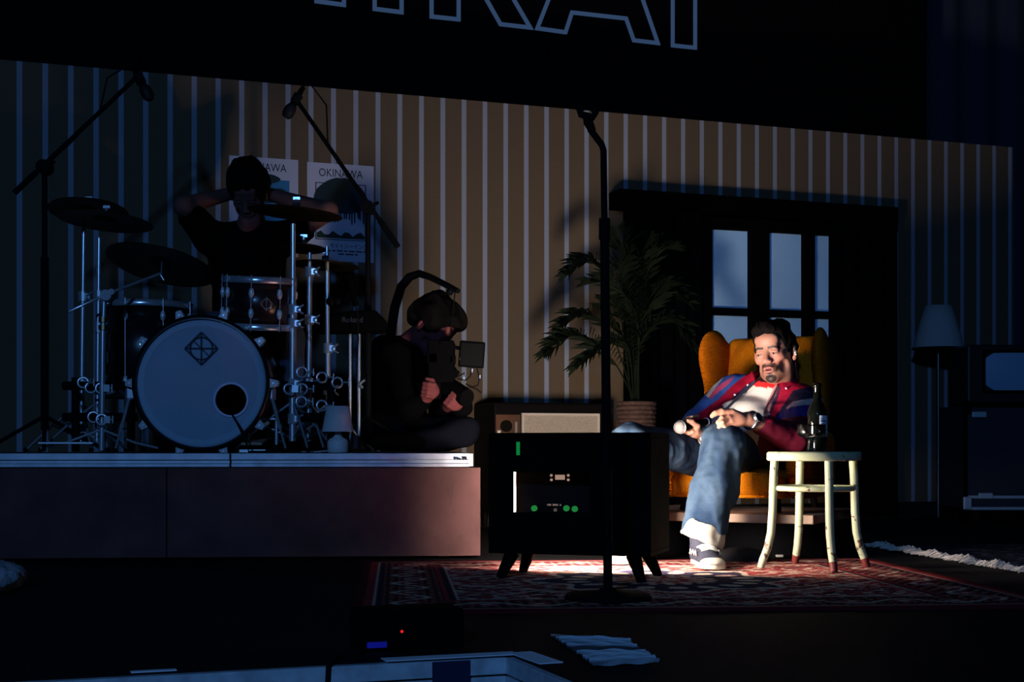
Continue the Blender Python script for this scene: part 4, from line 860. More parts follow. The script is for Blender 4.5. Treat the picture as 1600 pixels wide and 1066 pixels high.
for u, v, r in ((790, 666, .032), (790, 690, .02)):
    p = rpx(u, v); mb = MB(); cyl(mb, Wl(p[0], .386, p[1]), Wl(p[0], .405, p[1]), r, 20); mb.build('knob', m_rdk, rd)
p = rpx(806, 668); mb = MB(); wbox(mb, p[0] - .006, p[0] + .006, .386, .392, p[1] - .05, p[1] + .03); mb.build('dial_needle', mat('dial_needle', (.25, .25, .25), .4), rd)
p = rpx(779, 676); mb = MB(); wbox(mb, p[0] - .009, p[0] + .009, .386, .396, p[1] - .012, p[1] + .012); mb.build('push_button', mat('ivory_button', (.8, .78, .75), .4), rd)
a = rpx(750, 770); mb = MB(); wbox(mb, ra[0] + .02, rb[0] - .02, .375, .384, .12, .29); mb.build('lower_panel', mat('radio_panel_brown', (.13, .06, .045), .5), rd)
for q in (ra[0] + .05, rb[0] - .05):
    for of in (.08, .33): mb = MB(); mb.tube([Wl(q, of, .1), Wl(q, of, .0005)], [.02, .013], 10); mb.build('leg', m_rdk, rd)
# palm in a basket on a plant stand
pp = P(994, 700, 7.55); pp.z = 0; ps = thing('plant_stand', 'low dark plant stand under the basket', 'stand', tuple(pp)); sz_ = P(994, 690, 7.55).z
mb = MB(); cyl(mb, V((pp.x, pp.y, sz_ - .025)), V((pp.x, pp.y, sz_)), .13, 24); mb.build('top', m_rdk, ps)
for i in range(3): a = i * 2.094 + .4; d = V((math.cos(a), math.sin(a), 0)); mb = MB(); mb.tube([V((pp.x, pp.y, sz_ - .025)) + d * .09, V((pp.x, pp.y, .001)) + d * .13], .014, 8); mb.build('leg', m_rdk, ps)
bk = thing('woven_basket', 'brown woven basket holding the palm', 'basket', (pp.x, pp.y, sz_)); m_wick = mat('wicker', (.075, .036, .024), .85, bump=.8, bscale=90, var=.4, vscale=30)
zt = P(994, 629, 7.55).z; nr = 9
mb = MB(); mb.lathe([(0, sz_ + .002), (.084, sz_ + .002), (.096, zt - .006), (.088, zt - .006), (.078, sz_ + .02), (0, sz_ + .02)], M.Translation((pp.x, pp.y, 0)), 30); mb.build('liner', m_wick, bk)
for i in range(nr):
    z = sz_ + .013 + (zt - sz_ - .02) * i / (nr - 1); mb = MB(); R_ = .088 + .01 * i / nr
    mb.tube([V((pp.x + (R_ + .004 * math.sin(16 * a + i * math.pi)) * math.cos(a), pp.y + (R_ + .004 * math.sin(16 * a + i * math.pi)) * math.sin(a), z)) for a in [2 * math.pi * j / 48 for j in range(48)]], .0125, 6, closed=True); mb.build('coil', m_wick, bk)
mb = MB(); cyl(mb, V((pp.x, pp.y, zt - .04)), V((pp.x, pp.y, zt - .03)), .087, 20); mb.build('soil', mat('soil', (.02, .014, .01), .95), bk)
pm = thing('potted_palm', 'feathery green palm in a basket left of the window', 'plant', (pp.x, pp.y, zt - .03)); m_leaf = mat('palm_leaf', (.007, .011, .005), .7, var=.3, vscale=12, spec=.08)
def frond(pts, ln, seed):
    rnd = random.Random(seed); mb = MB(); m_ = 44; P_ = []
    for i in range(m_ + 1):
        t_ = i / m_ * (len(pts) - 1); j = min(int(t_), len(pts) - 2); q = t_ - j; p0 = pts[max(j - 1, 0)]; p1 = pts[j]; p2 = pts[j + 1]; p3 = pts[min(j + 2, len(pts) - 1)]
        P_.append(p1 * 1.0 + (p2 - p0) * .5 * q + (p0 * 2 - p1 * 5 + p2 * 4 - p3) * .5 * q * q + (p1 * 3 - p0 - p2 * 3 + p3) * .5 * q ** 3)
    mb.tube(P_, [.005 - .0038 * i / m_ for i in range(m_ + 1)], 5)
    for i in range(12, m_ + 1):
        d = (P_[min(i + 1, m_)] - P_[i - 1]).normalized(); sd = d.cross(V((0, 0, 1))); sd = sd.normalized() if sd.length > .1 else V((1, 0, 0)); up = sd.cross(d)
        f_ = math.sin(math.pi * min(1, (i - 8) / (m_ - 4))) * .75 + .25
        for s_ in (-1, 1):
            L_ = ln * f_ * rnd.uniform(.8, 1.1); dr_ = (d * .62 + sd * s_ * .8 + up * rnd.uniform(-.1, .55)).normalized(); a = P_[i]; mid = a + dr_ * L_ * .5 + up * .01; e = a + dr_ * L_ + V((0, 0, -.16 * L_)); wd = d * .0034
            mb.add([a, mid - wd, mid + wd + up * .002, e], [(0, 1, 3), (0, 3, 2)])
    mb.build('frond', m_leaf, pm)
base = V((pp.x, pp.y, zt - .03)); rnd = random.Random(6)
for i, tip in enumerate([((955, 560), (900, 525), (855, 553), 7.3), ((955, 520), (915, 492), (880, 510), 7.4), ((965, 470), (925, 410), (888, 428), 7.4), ((985, 470), (975, 400), (962, 360), 7.6), ((1005, 470), (1020, 400), (1050, 385), 7.6),
                        ((1000, 500), (1035, 450), (1070, 470), 7.5), ((1000, 540), (1045, 500), (1080, 540), 7.4), ((985, 520), (955, 450), (925, 440), 7.7), ((980, 540), (940, 545), (905, 572), 7.35), ((995, 480), (1000, 410), (1015, 370), 7.7), ((995, 500), (965, 440), (985, 392), 7.3), ((1000, 520), (1020, 470), (1042, 440), 7.35), ((985, 560), (960, 500), (950, 470), 7.45)]):
    Yt = tip[3]; frond([base + V((rnd.uniform(-.02, .02), rnd.uniform(-.02, .02), 0)), P(*tip[0], (7.55 + Yt) / 2), P(*tip[1], Yt), P(*tip[2], Yt - .05)], .17, i)
# floor lamp
lb = G(1466, 815); Yl = lb.y; s_ = Yl / F; fl_ = thing('floor_lamp', 'unlit floor lamp with pale cone shade right of the window', 'lamp', (lb.x, lb.y, 0)); T = M.Translation((lb.x, lb.y, 0))
mb = MB(); mb.lathe([(0, .0008), (.13, .0008), (.132, .012), (.12, .02), (.012, .026), (0, .026)], T, 32); mb.build('base', m_blackmetal, fl_)
zs0, zs1 = P(1466, 546, Yl).z, P(1466, 478, Yl).z
mb = MB(); mb.tube([V((lb.x, lb.y, .02)), V((lb.x, lb.y, zs0 + .1))], .008, 10); mb.build('pole', mat('lamp_pole', (.16, .17, .19), .35, .8), fl_)
mb = MB(); mb.lathe([(39 * s_, zs0), (34 * s_, zs0 + 22 * s_), (27 * s_, zs0 + 46 * s_), (20 * s_, zs1), (19.5 * s_, zs1), (26.4 * s_, zs0 + 46 * s_), (33.4 * s_, zs0 + 22 * s_), (38.4 * s_, zs0), (39 * s_, zs0)], T, 36); mb.build('shade', mat('floor_lamp_shade', (.42, .42, .42), .85, bump=.4, bscale=200), fl_)
mb = MB(); ring(mb, (lb.x, lb.y, zs0 + .004), (0, 0, 1), 39 * s_, .006, 36, 6); mb.build('shade_hem', m_rdk, fl_)
mb = MB(); mb.sphere((lb.x, lb.y, zs0 + .14), .035, 10); mb.build('bulb', mat('bulb_opal', (.6, .6, .6), .4), fl_)
# road case with old television set on top
Yc = 8.25; cs = Yc / F; cx0 = P(1506, 700, Yc).x; cw = .62; zc0, zc1 = P(1506, 797, Yc).z, P(1506, 631, Yc).z
fc_ = thing('road_case', 'navy road case with aluminium edges at the right edge', 'case', (cx0 + cw / 2, Yc + .25, 0)); m_case = mat('case_laminate', (.016, .02, .028), .6, bump=.2, bscale=60); m_calu = mat('case_aluminium', (.5, .55, .6), .5, .3)
mb = MB(); mb.box((cx0 + cw / 2, Yc + .26, (zc0 + zc1) / 2), (cw - .02, .5, zc1 - zc0 - .02)); mb.build('body', m_case, fc_)
for z, hh in ((zc0 + .008, .018), (zc0 + .075, .018), (zc1 - .012, .02)):
    mb = MB(); mb.box((cx0 + cw / 2, Yc + .006, z), (cw, .012, hh)); mb.build('edge_trim', m_calu if z < .3 else m_black, fc_, bevel=.003)
for x in (cx0 + .012, cx0 + cw - .012):
    mb = MB(); mb.box((x, Yc + .006, (zc0 + zc1) / 2), (.024, .014, zc1 - zc0)); mb.build('edge_trim', m_black, fc_, bevel=.003)
for x, z in ((cx0 + .02, zc0 + .04), (cx0 + .02, zc1 - .02)):
    mb = MB(); mb.box((x, Yc + .0, z), (.05, .022, .075)); mb.build('corner', m_calu if z < .3 else m_black, fc_, bevel=.008)
for u, v in ((1540, 775), (1530, 648)):
    p = P(u, v, Yc - .012); mb = MB(); mb.box(p, (.085, .014, .035)); l_ = mb.build('latch', m_calu, fc_, bevel=.006)
for x in (cx0 + .09, cx0 + cw - .09):
    for y in (Yc + .08, Yc + .42):
        mb = MB(); cyl(mb, (x - .015, y, .032), (x + .015, y, .032), .031, 14); mb.box((x, y, .066), (.05, .06, zc0 + .012 - .058)); mb.build('caster', m_rubber, fc_)
ot = thing('old_television', 'old tube television with blank screen on the road case', 'television', (cx0 + .35, Yc + .25, zc1)); zt0, zt1 = zc1 + .004, P(1516, 538, Yc).z; ox = P(1514, 700, Yc).x
mb = MB(); mb.box((ox + .28, Yc + .20, (zt0 + zt1) / 2), (.56, .34, zt1 - zt0)); mb.build('cabinet', mat('old_tv_case', (.006, .006, .007), .45), ot, bevel=.012, seg=3)
q0, q1 = P(1540, 551, Yc + .02), P(1540, 610, Yc + .02); sw = .34; shh = q0.z - q1.z; mb = MB(); n = 12; vs = []
for i in range(n + 1):
    for j in range(n + 1):
        x = i / n * 2 - 1; z = j / n * 2 - 1; sq = 1 - .03 * (abs(z) ** 3); sq2 = 1 - .03 * (abs(x) ** 3); vs.append((q0.x + sw / 2 + x * sw / 2 * sq, Yc + .024 + .012 * (x * x + z * z) - .012, (q0.z + q1.z) / 2 + z * shh / 2 * sq2))
mb.add(vs, [(i * (n + 1) + j, (i + 1) * (n + 1) + j, (i + 1) * (n + 1) + j + 1, i * (n + 1) + j + 1) for i in range(n) for j in range(n)], True); mb.build('screen', mat('tube_screen', (.30, .46, .66), .35), ot)
mb = MB(); 
for z in (q0.z + .008, q1.z - .008): mb.box((q0.x + sw / 2, Yc + .024, z), (sw + .03, .02, .016))
for x in (q0.x - .008, q0.x + sw + .008): mb.box((x, Yc + .024, (q0.z + q1.z) / 2), (.016, .02, shh + .03))
mb.build('bezel', m_blackgloss, ot, bevel=.004)
for z in (.06, .12): mb = MB(); cyl(mb, (ox + .5, Yc + .03, zt0 + z), (ox + .5, Yc + .008, zt0 + z), .018, 14); mb.build('knob', m_blackgloss, ot)

# ------------------------------------------------------------------ small things on the stage
tp_ = thing('white_tape', 'strip of white tape over the corner of the stage edge', 'tape', tuple(c0)); m_tape = mat('tape_white', (.85, .9, .95), .7, bump=.3, bscale=60)
mb = MB(); mb.box(c0 - TE * .14 + TN * .004 + V((0, 0, .002)), (.30, .045, .002), R); mb.build('strip', m_tape, tp_)
mb = MB(); mb.box(c0 + TN * .085 + TE * .026 + V((0, 0, .0025)), (.055, .17, .002), M.Rotation(WA + .05, 3, 'Z')); mb.build('strip', m_tape, tp_)
mb = MB(); q = G(240, 1050); mb.box(q + V((0, 0, .002)), (.09, .02, .002), R); tag(mb.build('tape_scrap', m_tape, base=q), 'short pale tape scrap on the stage edge at left', 'tape')
mb = MB(); q = c0 - TE * .145 + TN * .0255 + V((0, 0, -.04)); mb.box(q, (.085, .003, .07), R); tag(mb.build('tape_patch', mat('tape_navy', (.012, .016, .06), .6), base=q), 'dark blue tape patch on the stage edge face', 'tape')
mb = MB(); q = TN * .03; mb.tube([G(530, 1028) + V((0, 0, .006)), c0 - TE * .40 + V((0, 0, .006)), c0 - TE * .415 + q + V((0, 0, .0)), c0 - TE * .43 + q + V((0, 0, -.25)), c0 - TE * .43 + q + V((0, 0, -.6))], .005, 6); tag(mb.build('floor_cable', m_rubber), 'black cable running over the stage edge', 'cable')
pb = G(632, 1016); pbx = thing('stage_power_box', 'black box with red LED and blue strip near the stage edge', 'power box', tuple(pb)); zh = .09
mb = MB(); mb.box(pb + V((0, .06, zh / 2)), (.24, .12, zh), R); mb.build('case', m_blackgloss, pbx, bevel=.006)
def on_box(u, v):
    n_ = TN; q = pb + V((0, .06, 0)) + n_ * .0615; k_ = (u - 800) / F; Y = (q.x * n_.x + q.y * n_.y) / (k_ * n_.x + n_.y); return P(u, v, Y)
mb = MB(); mb.sphere(on_box(628, 987), .0032, 10); mb.build('red_led', mat('red_led', (.3, 0, 0), .4, emit=(1., .01, .015), es=1.6), pbx)
mb = MB(); mb.box(on_box(589, 1008), (.045, .004, .013), R); mb.build('blue_strip', mat('blue_strip', (.01, .01, .2), .5, emit=(.004, .006, .20), es=.55), pbx)
# crumpled plastic sleeve with papers
cs_ = [G(858, 995), G(972, 1001), G(1031, 1040), G(928, 1046)]; rnd = random.Random(3); mb = MB(); nu, nv = 16, 40; vs = []
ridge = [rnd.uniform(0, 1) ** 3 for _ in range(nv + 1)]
for b_ in (0, 1):
    for j in range(nv + 1):
        for i in range(nu + 1):
            u_, v_ = i / nu, j / nv; p = cs_[0] * (1 - u_) * (1 - v_) + cs_[1] * u_ * (1 - v_) + cs_[2] * u_ * v_ + cs_[3] * (1 - u_) * v_
            z = .004 + .016 * ridge[j] * (1 - .5 * abs(u_ - .5)) + .003 * math.sin(u_ * 7 + j) ** 2 - b_ * .0015; vs.append((p.x, p.y, max(z, .001)))
k_ = (nu + 1) * (nv + 1); fs = []
for j in range(nv):
    for i in range(nu): a = j * (nu + 1) + i; fs += [(a + nu + 1, a + nu + 2, a + 1, a), (k_ + a, k_ + a + 1, k_ + a + nu + 2, k_ + a + nu + 1)]
mb.add(vs, fs); sl_ = tag(mb.build('setlist_sheet', mat('ridge_highlight_sheet', rough=.4, attr=True, spec=.4), base=cs_[0]), 'crumpled sheet with painted ridge highlights lying on the front stage floor', 'paper')
row = np.array([(i % k_) // (nu + 1) for i in range(2 * k_)]); st_ = np.array([.75 if (ridge[j] > .45 or j in (2, nv - 1)) else (.10 if ridge[j] > .1 else .02) for j in range(nv + 1)])  # ridge highlights and dark troughs painted into the row colours
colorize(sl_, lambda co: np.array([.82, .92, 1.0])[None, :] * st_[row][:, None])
# pale fluffy cushion cut by the left frame edge
f = Field((-1.75, 4.2, -.02), (-1.15, 4.8, .16), .012); q = G(-22, 925); f.ell((q.x - .02, q.y + .03, .045), (.135, .15, .05)); f.ell((q.x - .1, q.y, .05), (.14, .12, .055), k=.03); f.D[:, :, f.g[2] < .002] = 1
v_ = wrinkle(f.mesh(), .012, 45); o = soft('fluffy_cushion', v_, mat('pale_fleece', (.34, .37, .40), .95, bump=1., bscale=120)); tag(o, 'pale fluffy cushion on the floor at far left', 'cushion')
# dark gear bag and bits behind the shoe
f = Field((.74, 5.38, -.01), (1.12, 5.72, .14), .008); f.ell((.90, 5.56, .028), (.10, .07, .034)); f.box((.90, 5.56, .018), (.11, .06, .018), r=.012); f.cap((.80, 5.55, .07), (.83, 5.55, .02), .012, .012); f.D[:, :, f.g[2] < .0015] = 1
o = soft('gear_pouch', wrinkle(f.mesh(), .004, 30), mat('pouch_nylon', (.012, .012, .014), .8, spec=.1, bump=.4, bscale=80)); tag(o, 'small dark nylon pouch on the floor behind the shoe', 'pouch')
mb = MB(); q = G(1218, 871); mb.box(q + V((0, 0, .006)), (.03, .02, .010)); tag(mb.build('tape_stub', mat('stub_white', (.5, .48, .42), .6), base=q, bevel=.002), 'tiny white stub on the floor behind the stool', 'tape')

# ------------------------------------------------------------------ people
def px(co): return 800 + co[:, 0] * F / co[:, 1], HZ - (co[:, 2] - ZC) * F / co[:, 1]
def inpoly(u, v, poly):
    r = np.zeros(len(u), bool); n = len(poly)
    for i in range(n):
        x0, y0 = poly[i]; x1, y1 = poly[(i + 1) % n]
        if y0 == y1: continue
        r ^= ((y0 > v) != (y1 > v)) & (u < (x1 - x0) * (v - y0) / (y1 - y0) + x0)
    return r
def A3(*q): return [np.array(p, float) for p in q]
def head_field(h, beard=True):
    f = Field((-.105, -.15, -.24), (.105, .13, .135), h)
    f.ell((0, .012, .035), (.074, .094, .084), k=.02); f.ell((0, -.028, -.015), (.060, .066, .088), k=.02)
    f.ell((0, -.032, -.078), (.046, .049, .040), k=.025); f.ell((0, -.068, -.100), (.024, .020, .019), k=.02)
    for s in (-1, 1):
        f.ell((s * .041, -.056, -.014), (.022, .026, .019), k=.02); f.ell((s * .049, .0, -.066), (.018, .03, .034), k=.03); f.ell((s * .052, -.052, -.052), (.012, .022, .018), k=.02, sub=True)
    f.cap((-.034, -.080, .028), (.034, -.080, .028), .013, k=.015); f.ell((0, -.072, .062), (.05, .026, .03), k=.02)
    for s in (-1, 1): f.ell((s * .032, -.100, .007), (.017, .019, .0115), k=.012, sub=True)
    f.cap((0, -.086, .022), (0, -.107, -.020), .0078, .0115, k=.012); f.ell((0, -.110, -.024), (.0125, .0105, .0095), k=.008)
    for s in (-1, 1): f.ell((s * .013, -.103, -.028), (.009, .011, .008), k=.007); f.ell((s * .007, -.110, -.037), (.0042, .006, .003), k=.003, sub=True)
    for s in (-1, 1):
        f.ell((s * .032, -.0785, .0065), (.0150, .0142, .0142), k=.005); f.ell((s * .032, -.095, .0030), (.0115, .012, .0030), k=.002, sub=True)
        f.cap((s * .019, -.092, .0135), (s * .044, -.083, .013), .0035, .003, k=.005)
    f.ell((0, -.085, -.058), (.030, .016, .020), k=.015); f.ell((0, -.098, -.0525), (.021, .0085, .0052), k=.005); f.ell((0, -.0955, -.0685), (.018, .009, .006), k=.005)
    f.ell((0, -.103, -.0605), (.0165, .014, .0032), k=.003, sub=True); f.ell((0, -.095, -.081), (.018, .01, .005), k=.01, sub=True)
    for s in (-1, 1):
        R = M.Rotation(s * .35, 3, 'Z') @ M.Rotation(-.2, 3, 'X'); f.ell((s * .080, .018, -.006), (.0075, .020, .032), R, k=.006); f.ell((s * .085, .014, -.002), (.006, .010, .016), R, k=.004, sub=True); f.ell((s * .077, .008, -.030), (.006, .008, .010), k=.005)
    f.cap((0, .020, -.06), (0, .035, -.20), .052, .058, k=.03)
    return f
def hair_field(h, quiff=1.):
    f = Field((-.115, -.14, -.10), (.115, .15, .18), h)
    f.ell((0, .024, .042), (.086, .100, .085), k=.02); f.ell((0, -.034, .098), (.060, .062, .036), k=.03); f.ell((-.006, -.058, .106), (.050, .036, .030 * quiff), k=.02); f.ell((0, .03, .105), (.062, .07, .034), k=.03)
    f.ell((0, .07, .0), (.07, .05, .06), k=.03)
    f.box((0, -.115, -.035), (.062, .066, .112), r=.03, k=.012, sub=True); f.box((0, -.06, -.10), (.12, .085, .062), r=.03, k=.012, sub=True)
    for s in (-1, 1): f.ell((s * .088, .014, -.018), (.028, .024, .034), k=.01, sub=True)
    f.box((0, .05, -.09), (.12, .12, .035), r=.02, k=.01, sub=True)
    return f
def rough_hair(vf, amp=.004, sc=70):
    v, f = vf; out = v.copy()
    for i, p in enumerate(v): out[i] += np.array(mnoise.noise_vector(V((p[0] * sc, p[1] * sc * .35, p[2] * sc * .5)))) * amp
    return out, f
m_skin = mat('skin', rough=.5, attr=True, bump=.12, bscale=160, spec=.4); m_hair = mat('dark_hair', (.004, .003, .003), .8, spec=.06, bump=.6, bscale=120)
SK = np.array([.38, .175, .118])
def finger(f, pts, r0, r1, k=.004):
    n = len(pts) - 1
    for i in range(n): f.cap(pts[i], pts[i + 1], r0 + (r1 - r0) * i / n, r0 + (r1 - r0) * (i + 1) / n, k=k)
def bbox(pts, pad): a = np.array([tuple(p) for p in pts]); return a.min(0) - pad, a.max(0) + pad

# ---- the seated man
N = V((1.104, 5.99, .752)); HP = V((.85, 5.86, .445))
s_v = (P(1258, 612, 5.92) - P(1138, 596, 6.12)).normalized(); n_ = V((-.55, -.80, .10)); n_ = (n_ - s_v * n_.dot(s_v)).normalized(); up = n_.cross(s_v).normalized()
BM = V((.975, 5.915, .52)); B2 = M((s_v, n_, (N - HP).normalized())).transposed()   # belly, bent between chest and pelvis
BR = M((s_v, n_, up)).transposed()            # columns: side, chest, up
man = thing('person', 'man in red, white and blue jacket and jeans slouching in the orange armchair', 'person', (HP.x, HP.y, PZ))
HT = M.Translation(P(1210, 552.5, 5.92)) @ M.Rotation(-math.radians(31), 4, 'Z') @ M.Rotation(-math.radians(6), 4, 'Y') @ M.Rotation(math.radians(7), 4, 'X') @ M.Scale(1.02, 4)
hv, hf = head_field(.0026).mesh(); HA = np.array(HT); hw = hv @ HA[:3, :3].T + HA[:3, 3]
x, y, z = hv[:, 0], hv[:, 1], hv[:, 2]; c = np.tile(SK, (len(hv), 1)); rg = np.random.RandomState(1)
def blend(mask, cc):
    global c; m_ = np.clip(mask, 0, 1)[:, None]; c = c * (1 - m_) + np.array(cc) * m_
sst = lambda e0, e1, q: np.clip((q - e0) / (e1 - e0), 0, 1)
front = sst(-.02, -.05, y)
blend(.35 * sst(.055, .03, np.abs(np.abs(x) - .045) + np.abs(z + .02)) * front, (.60, .20, .15)); blend(.4 * sst(.02, .008, np.hypot(x, z + .022)) * (y < -.1), (.62, .22, .16))
stub = front * sst(-.045, -.068, z) * sst(.065, .05, np.abs(x)) * sst(-.125, -.11, z); blend(.38 * stub, (.12, .06, .045))
blend(.22 * sst(.02, .04, np.abs(x)) * sst(-.02, -.05, z) * (y < .03), (.15, .08, .06))
lip = ((x / .0205) ** 2 + ((z + .0605) / .0135) ** 2 < 1) & (y < -.086); blend(.75 * lip, (.42, .13, .12))
mo = front * sst(-.055, -.0515, z) * sst(-.034, -.039, z) * sst(.034, .026, np.abs(x)) * (y < -.08); 
mo2 = (np.hypot((np.abs(x) - .027) / .6, z + .058) < .013) & (y < -.075); blend(.9 * np.maximum(mo * ~lip, mo2 * .75), (.010, .006, .005))
go = (np.hypot(x / 1.25, z + .097) < .0185) & (y < -.055); blend(.93 * go, (.012, .007, .006)); blend(.7 * ((np.abs(x) < .008) & (z < -.074) & (z > -.085) & (y < -.08)), (.03, .016, .012))
bz = .0285 + .10 * np.clip(np.abs(x) - .018, 0, .03) - 2.2 * np.clip(np.abs(x) - .034, 0, .03) ** 1.15 * .5
br_ = sst(.0062, .0035, np.abs(z - bz)) * (np.abs(x) > .010) * (np.abs(x) < .052) * (y < -.055); blend(.98 * br_, (.006, .004, .004))
slit = (np.abs(np.abs(x) - .032) < .0125) & (np.abs(z - .003) < .0038) & (y < -.076); blend(.5 * slit, (.10, .04, .035))
mi = (np.abs(x) < .017) & (np.abs(z + .0605) < .0035) & (y > -.097) & (y < -.08); blend(.85 * mi, (.05, .012, .012))
c *= (.94 + .12 * rg.rand(len(c)))[:, None]; head_c = c
# arms and hands (world space)
SL = N - up * .090 + s_v * .165; SR = N - up * .078 - s_v * .165
EL, WL = P(1240, 684, 5.65), P(1168, 655, 5.5); ER, WR = P(1088, 664, 6.02), V((.785, 5.80, .505))
kn = [P(1139, 648, 5.47), P(1140, 654, 5.455), P(1143, 660, 5.455), P(1148, 665, 5.465)]
fg = [[kn[0], P(1128, 653, 5.45), P(1122, 660, 5.45), P(1124, 665, 5.465)], [kn[1], P(1129, 660, 5.435), P(1124, 667, 5.445), P(1128, 671, 5.46)], [kn[2], P(1132, 667, 5.44), P(1129, 672, 5.45), P(1134, 675, 5.465)], [kn[3], P(1139, 671, 5.45), P(1138, 676, 5.46), P(1142, 677, 5.47)]]
th = [P(1158, 651, 5.49), P(1144, 644, 5.475), P(1128, 643, 5.46), P(1118, 646, 5.455), P(1112.5, 650, 5.455)]
lo, hi = bbox([WL, EL] + sum(fg, []) + th, .06); f = Field(lo, hi, .0028)
f.cap(EL, WL, .045, .029, k=.01)
for k_, r in zip(kn, (.0125, .0125, .012, .011)): f.cap(WL + (V(k_) - WL) * .1, k_, .018, r, k=.012)
f.ell((WL * .45 + kn[1] * .55), (.03, .02, .026), k=.015)
for q, r in zip(fg, (.0098, .0102, .0098, .0088)): finger(f, q, r, r * .8)
finger(f, th, .0155, .0088, .006); handL = f.mesh()
ball = V((.668, 5.61, .537)); tail = V((.806, 5.755, .564)); ax_ = (tail - ball).normalized(); uu = (V((.2, -.3, -1)) - ax_ * V((.2, -.3, -1)).dot(ax_)).normalized(); vv = ax_.cross(uu)
def arc(t, a0, a1, r, n=6): return [ball + ax_ * t + (uu * math.cos(math.radians(a0 + (a1 - a0) * i / (n - 1))) + vv * math.sin(math.radians(a0 + (a1 - a0) * i / (n - 1)))) * r for i in range(n)]
sgn = 1 if (uu * math.cos(math.radians(90)) + vv * math.sin(math.radians(90))).y < 0 else -1
lo, hi = bbox([ball, tail, WR, ER], .07); f = Field(lo, hi, .0028); f.cap(ER, WR, .042, .029, k=.01); pc_ = ball + ax_ * .095 + uu * .030 - vv * sgn * .01
f.cap(WR, pc_, .026, .022, k=.015); f.ell(pc_, (.026, .038, .018), k=.015)
for i, (t_, r) in enumerate(((.062, .0098), (.082, .0102), (.102, .0098), (.120, .0088))): finger(f, arc(t_, 10 * sgn, (-205 if i else -150) * sgn, .031), r, r * .82)
finger(f, [pc_ + ax_ * .01, ball + ax_ * .075 + (uu * .5 + vv * sgn * .9) * .03, ball + ax_ * .050 + (uu * -.2 + vv * sgn) * .0285, ball + ax_ * .034 + (uu * -.5 + vv * sgn * .9) * .027], .014, .0088, .006); handR = f.mesh()
f = Field(*bbox([N, HP, SL, SR], .16), .012); f.ell(N - up * .14, (.13, .08, .14), BR, k=.04); f.ell(HP + V((.02, .02, .02)), (.13, .1, .1), k=.05); f.ell(BM, (.11, .07, .13), BR, k=.04); f.cap(N, HT @ V((0, .03, -.15)), .05, .05, k=.03); f.cap(SL, SR, .045, k=.04); f.cap(SL, EL, .045, .038, k=.03); f.cap(SR, ER, .045, .038, k=.03); f.cap(HP, V((.82, 5.5, .46)), .06, .05, k=.03); f.cap(HP, V((.5, 5.52, .47)), .06, .05, k=.03); core = f.mesh()
vf = join((hw, hf), handL, handR, core); allc = np.tile(SK, (len(vf[0]), 1)); allc[:len(hw)] = head_c
nl = len(hw) + len(handL[0]); hvv = vf[0]
bo = soft('body', vf, m_skin, man); at = bo.data.color_attributes.new('Col', 'FLOAT_COLOR', 'POINT'); cc = np.ones((len(allc), 4)); cc[:, :3] = allc; at.data.foreach_set('color', cc.ravel())
o = soft('hair', rough_hair(hair_field(.0032).mesh(), .011, 55), m_hair, man, T=HT)
m_eye = mat('eye_white', (.16, .13, .12), .3); m_iris = mat('iris_dark', (.015, .010, .008), .15)
for s in (-1, 1):
    mb = MB(); mb.sphere(HT @ V((s * .032, -.0775, .0055)), .0134 * 1.07, 16); e = mb.build('eye', m_eye, man)
    q = HT @ V((s * .032 - .003, -.0875, .0025)); mb = MB(); mb.sphere(q, .0056, 10); mb.build('iris', m_iris, e)
mb = MB(); mb.box(HT @ V((0, -.087, -.0585)), (.022, .006, .004), HT.to_3x3().normalized(), .001); mb.build('teeth', mat('teeth', (.6, .55, .5), .3), man)
mb = MB(); q = HT @ V((.087, .006, -.006)); mb.sphere(q, (.008, .009, .0105), 10); mb.sphere(q + V((.002, -.004, -.010)), .006, 8); mb.tube([q + V((0, -.002, .008)), q + V((.004, .008, .026)), q + V((.004, .022, .026)), q + V((.002, .03, -.01)), HT @ V((.06, .06, -.12))], .0018, 6); mb.build('earpiece', mat('earpiece_silver', (.75, .72, .75), .2, .8), man)
# t-shirt
f = Field(*bbox([N, HP, SL, SR], .2), .0075); f.ell(N - up * .14 + n_ * .012, (.163, .102, .15), BR, k=.04); f.ell(BM + n_ * .02, (.155, .106, .14), BR, k=.06); f.ell(HP + V((-.01, -.02, .045)), (.165, .145, .075), k=.05); f.cap(SL + n_ * -.02, N - up * .03, .05, k=.04); f.cap(SR + n_ * -.02, N - up * .03, .05, k=.04); f.cap(N - up * .04, N + up * .02 + n_ * .01, .075, .066, k=.03)
tee = f.mesh(); NK = HT @ V((0, .01, -.135))
cc_ = N - up * .002 + n_ * .016; ca_ = (up * .86 + n_ * .5).normalized()
def teecol(co):
    c = np.tile(np.array([.74, .70, .62]), (len(co), 1)); t_ = (co - np.array(cc_)) @ np.array(ca_); c[(t_ > -.004) & (t_ < .1)] = (.62, .012, .015); return c
def drop_neck(vf):                            # open the collar
    v, f = vf; t_ = (v - np.array(cc_)) @ np.array(ca_); d = np.linalg.norm(v - np.array(N), axis=1); keep = ~((t_ > .014) & (d < .125)); return v, f[keep[f].all(1)]
soft('t_shirt', drop_neck(wrinkle(tee, .0035, 16, (1, 1, 2.2))), mat('tee_cotton', rough=.85, attr=True, bump=.25, bscale=200), man, teecol)
